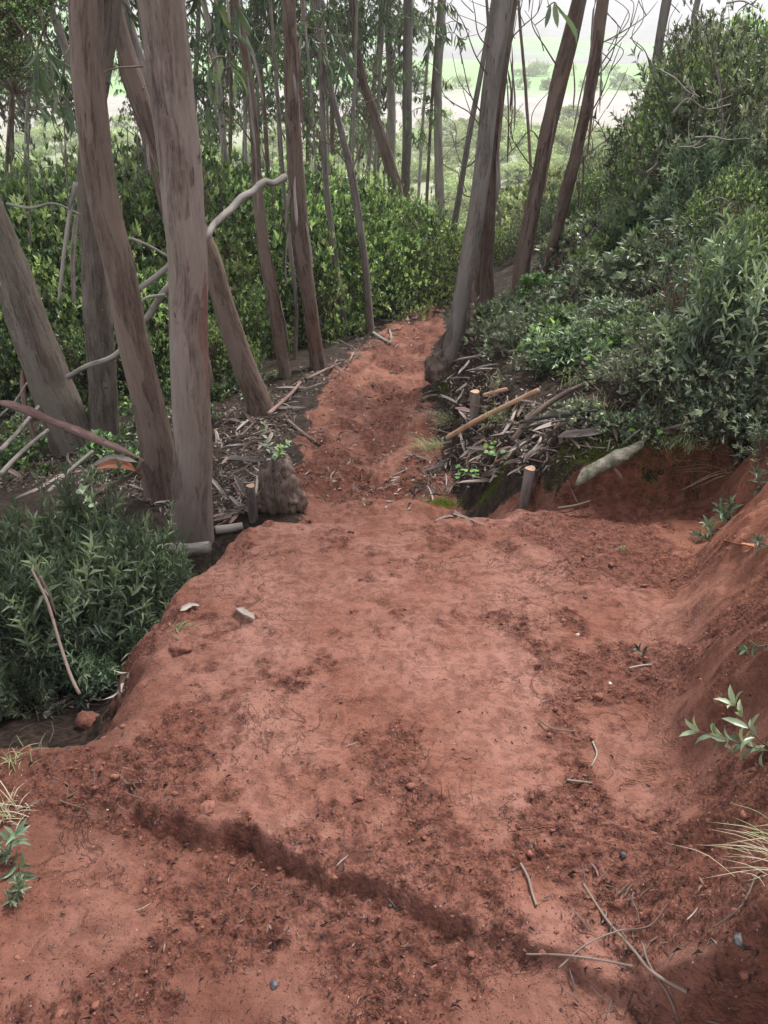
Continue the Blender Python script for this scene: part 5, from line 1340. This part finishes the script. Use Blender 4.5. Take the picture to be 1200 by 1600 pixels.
tuft(655, 465, 120, .25, 'grass tuft at the foot of the straight grey trunk', spread=.12, w=.005)
tuft(690, 455, 90, .22, 'grass tuft where the path leaves the shrubs', spread=.12, w=.005)
tuft(8, 1275, 90, .16, 'dry straw-coloured grass tuft at the left edge', 'drygrass', .025, (-.1, -.2), w=.0028)
tuft(1226, 1352, 26, .085, 'pale dry grass blades reaching in at the right edge', 'drygrass', .03, (-1.1, -.1), w=.0016)
tuft(1232, 1322, 18, .085, 'green grass blades above the dry ones at the right edge', 'grass', .03, (-1.0, .0), w=.003)
tuft(20, 1195, 30, .10, 'few green grass blades beside the dark hollow', 'grass', .03, (.2, 0), w=.0025)
tuft(1150, 735, 34, .22, 'dry grass stalks hanging down the cut bank', 'drygrass', .04, (-.7, -.7), w=.0025)
tuft(275, 985, 22, .07, 'uprooted grey-green sprig lying on the mound rim', 'grass', .02, (.5, 0), w=.006)
for i, (px, py) in enumerate([(1080, 700), (1120, 690), (1050, 690), (935, 640), (1000, 655), (850, 655), (780, 600), (820, 560), (900, 600), (1040, 640), (960, 560)]):
    o = tuft(px, py, 60, .14, 'small grass tuft in the undergrowth right of the path', spread=.05); o['group'] = 'grass tufts in the right undergrowth'

# small rockrose sprigs on the bank
def sprig(px, py, label, n=3, L=.06, W=.013, ln=.10, d=(-.3, -.3, .7), tint=.45, Y=None, lift=.0, pairs=4, name='rockrose_sprig'):
    p = g1(px, py) if Y is None else at_y(px, py, Y)
    p = p + [0, 0, lift]
    o = thing(name, label, 'plant', tuple(p)); r = np.random.default_rng(int(px)); g, b = Geo(), Geo()
    for i in range(n):
        shoot(g, b, np.array([0, 0, -.01]), np.array(d) + r.normal(size=3) * .35, ln * r.uniform(.7, 1.1), pairs, L, W, r, tint)
    g.obj('foliage', M['cistus'], o); b.obj('stem', M['twig'], o, bark=True)
sprig(1115, 835, 'lower blue-green sprig on the red bank at the right', 2, .062, .014, .07)
sprig(1140, 810, 'blue-green rosette sprig just above the lower one on the bank', 3, .06, .014, .09)
sprig(1190, 760, 'rockrose sprig hanging over the cut bank by the dry stalks', 3, .06, .014, .12)
sprig(1190, 850, 'tiny sprig at the right edge of the frame beside the red splinter', 1, .04, .01, .05)
sprig(1215, 1165, 'green sprig with pointed leaves reaching in at the right edge', 3, .055, .016, .16, d=(-.9, -.1, .25), tint=.8, pairs=4)
sprig(1205, 1000, 'small leaf sprig at the right edge below the red splinter', 1, .035, .010, .08, d=(-.9, -.3, .1), pairs=3)
sprig(1008, 1025, 'dark torn sprig lying on the right of the mound', 1, .035, .012, .04, tint=.2, pairs=2)
sprig(978, 852, 'single bright green leaf on a stalk on the upper right of the mound', 1, .03, .022, .03, d=(-.3, -.2, .5), tint=.95, pairs=1, name='green_leaf_sprig')
sprig(12, 1340, 'grey-green leafy plant at the left edge below the dry grass', 5, .05, .013, .12, d=(.1, -.1, .7), tint=.4)
sprig(20, 1400, 'sparse pale seedling under the leafy plant at the left edge', 3, .03, .008, .06, d=(.4, -.2, .4), tint=.7)
sprig(152, 790, 'bright yellow-green herb with a round leaf above the left bush', 1, .032, .024, .05, d=(0, -.2, .8), tint=1.0, Y=3.0, pairs=2, name='herb')
sprig(128, 765, 'pale green broad leaf beside the yellow-green herb', 1, .03, .022, .05, d=(0, -.2, .8), tint=.8, Y=3.1, pairs=1, name='herb')
sprig(300, 832, 'tiny bright green sprig growing against the foot of the biggest trunk', 2, .02, .007, .06, d=(0, -.1, 1), tint=.95, pairs=3, name='seedling')
for i, (px, py) in enumerate([(790, 710), (775, 718), (745, 748), (940, 652), (1019, 672), (996, 673), (965, 658), (985, 660), (860, 640), (720, 745), (770, 700), (1060, 655)]):
    p = g1(px, py); g = Geo(); r = np.random.default_rng(i)
    k = 5
    P = r.normal(size=(k, 3)) * [.03, .03, .004] + [0, 0, .03]
    add_leaves(g, P, r.normal(size=(k, 3)) * [1, 1, .1], np.array([[0, -.25, 1]] * k) + r.normal(size=(k, 3)) * .2, r.uniform(.03, .045, k), r.uniform(.03, .042, k), r.uniform(.4, 1, k), LEAF8)
    for q in P: add_tube(g, [q * [.5, .5, 0], q], [.0012, .001], 4, a=.4)
    o = g.obj('round_leaf_herb', M['clover'], loc=tuple(p)); o['label'] = 'small herb with round green leaves in the litter right of the path'; o['category'] = 'herb'; o['group'] = 'round-leaved herbs right of the path'

def moss_patch(px, py, rx, ry, n, label):
    c = g1(px, py); r = np.random.default_rng(int(px))
    X = c[0] + r.normal(size=n) * rx; Y = c[1] + r.normal(size=n) * ry; Z = height(X, Y)
    hump = .018 * fbm(X * 30, Y * 30, 5, 2)
    g = Geo(); d = r.normal(size=(n, 3)) * .5 + [0, -.2, 1]
    add_leaves(g, np.column_stack([X, Y, Z + hump]) - c, d, r.normal(size=(n, 3)), r.uniform(.005, .013, n), .0035, r.random(n), LEAF2)
    o = g.obj('moss_cushion', M['moss'], loc=tuple(c)); o['label'] = label; o['category'] = 'moss'; o['kind'] = 'stuff'
moss_patch(925, 705, .10, .05, 5000, 'bright green moss cushion on top of the grey stone')
moss_patch(1030, 692, .16, .05, 6000, 'moss fringe along the top of the cut bank')
moss_patch(775, 755, .05, .03, 1800, 'moss on the litter left of the cut stake')
moss_patch(690, 788, .06, .03, 1800, 'dark moss beside the far crest')
moss_patch(690, 610, .05, .05, 1500, 'moss at the swollen foot of the leaning trunk')

# grey mossy stone set in the top of the cut bank
def long_stone(px_pts, Ys_, r0, label, mat='rock', name='mossy_stone', sq=.55):
    P = np.array([at_y(q[0], q[1], yy) for q, yy in zip(px_pts, Ys_)]); base = P[0].copy()
    n = 40; Q = catmull(P - base, n); u = np.linspace(0, 1, n)
    R = r0 * np.sqrt(np.clip(4 * u * (1 - u), 0.003, 1)) ** .8 * (.75 + .5 * fbm(u * 5, u * 0 + 2, 7, 3))
    V, Qd, T, G = tube(Q, R, 28, rough=.0)
    c = np.repeat(Q, 28, 0); off = V[:n * 28] - c
    fac = 1 + .55 * (fbm(c[:, 0] * 22 + off[:, 2] * 30, off[:, 1] * 30 + c[:, 2] * 9, 12, 4) - .5)
    V[:n * 28] = c + off * fac[:, None] * [1, 1, sq + .2]
    g = Geo(); g.add(V, tris=T, quads=Qd, b=G)
    o = g.obj(name, M[mat], loc=tuple(base)); o['label'] = label; o['category'] = 'stone'
long_stone([(900, 758), (922, 738), (955, 720), (985, 705), (1005, 690)], [3.33, 3.38, 3.43, 3.47, 3.52], .040, 'long grey mossy stone lying along the lip of the cut bank')
def stone(px, py, s, mat, label, sx=1.3, name='stone'):
    s = s * (.45 if mat != 'clod' else .6)
    p = g1(px, py); g = Geo(); r = np.random.default_rng(int(px))
    u = np.linspace(0, 2 * math.pi, 15)[:-1]; v = np.linspace(.001, math.pi - .001, 9); U, W_ = np.meshgrid(u, v)
    d = np.stack([np.cos(U) * np.sin(W_), np.sin(U) * np.sin(W_), np.cos(W_)], -1)
    k = 1 + 1.3 * (fbm(d[..., 0] * 2.6 + px, d[..., 1] * 2.6 + d[..., 2] * 2.2, 3, 4) - .5)
    PP = d * k[..., None] * [s * sx, s, s * .65]
    i = np.arange(8)[:, None] * 14; j = np.arange(14)[None]; j2 = (j + 1) % 14
    g.add(PP.reshape(-1, 3), quads=np.stack([i + j, i + 14 + j, i + 14 + j2, i + j2], -1).reshape(-1, 4))
    o = g.obj(name, M[mat], loc=(p[0], p[1], p[2] + s * .2)); o['label'] = label; o['category'] = 'stone' if mat != 'clod' else 'clod'
    o.rotation_euler = (0, 0, r.random() * 3)
M['wet_stone'] = simple('dark_stone', (.035, .032, .036), (.09, .085, .09), 50, .5)
stone(914, 933, .016, 'wet_stone', 'small dark grey stone on the right of the mound')
stone(975, 1336, .018, 'wet_stone', 'dark slate chip on the lower right soil')
stone(428, 1540, .018, 'wet_stone', 'dark blue-grey stone near the bottom left of centre')
stone(610, 1415, .010, 'wet_stone', 'tiny black stone below the lip of the mound')
stone(665, 1225, .010, 'wet_stone', 'tiny dark pebble in the middle of the mound')
stone(902, 993, .014, 'pale_stone', 'pale stone showing through the soil on the right of the mound')
stone(953, 1068, .012, 'pale_stone', 'small pale orange stone right of centre')
stone(285, 1015, .05, 'clod', 'big soil lump on the left rim of the mound', name='soil_lump')
stone(935, 1090, .022, 'clod', 'broken soil lump on the right of the mound', name='soil_lump')
stone(140, 1130, .07, 'clod', 'large rounded soil lump beside the dark hollow', name='soil_lump')
stone(325, 1265, .03, 'clod', 'soil lump on the lower left lip of the mound', name='soil_lump')
stone(1155, 1468, .022, 'wet_stone', 'dark stone set in the right bank near the bottom')
stone(168, 1263, .008, 'pale_stone', 'tiny white pebble in the lower left soil')
# pale wood chips on the soil
for i, (px, py, a) in enumerate([(535, 1345, .8), (575, 1492, .8), (562, 1565, 1.0), (1080, 1432, .7), (1070, 1480, .4), (222, 1420, .5), (928, 1360, 1.9), (943, 1435, 1.0), (548, 1165, .3)]):
    p = g1(px, py); o = link('wood_chip', STRIPS[i % 10], None, (p[0], p[1], p[2] + .006)); o.rotation_euler = (0, 0, a); o.scale = (.16, .16, .16)
    o['label'] = 'small pale splinter of wood lying on the red soil'; o['category'] = 'wood chip'; o['group'] = 'pale splinters on the soil'
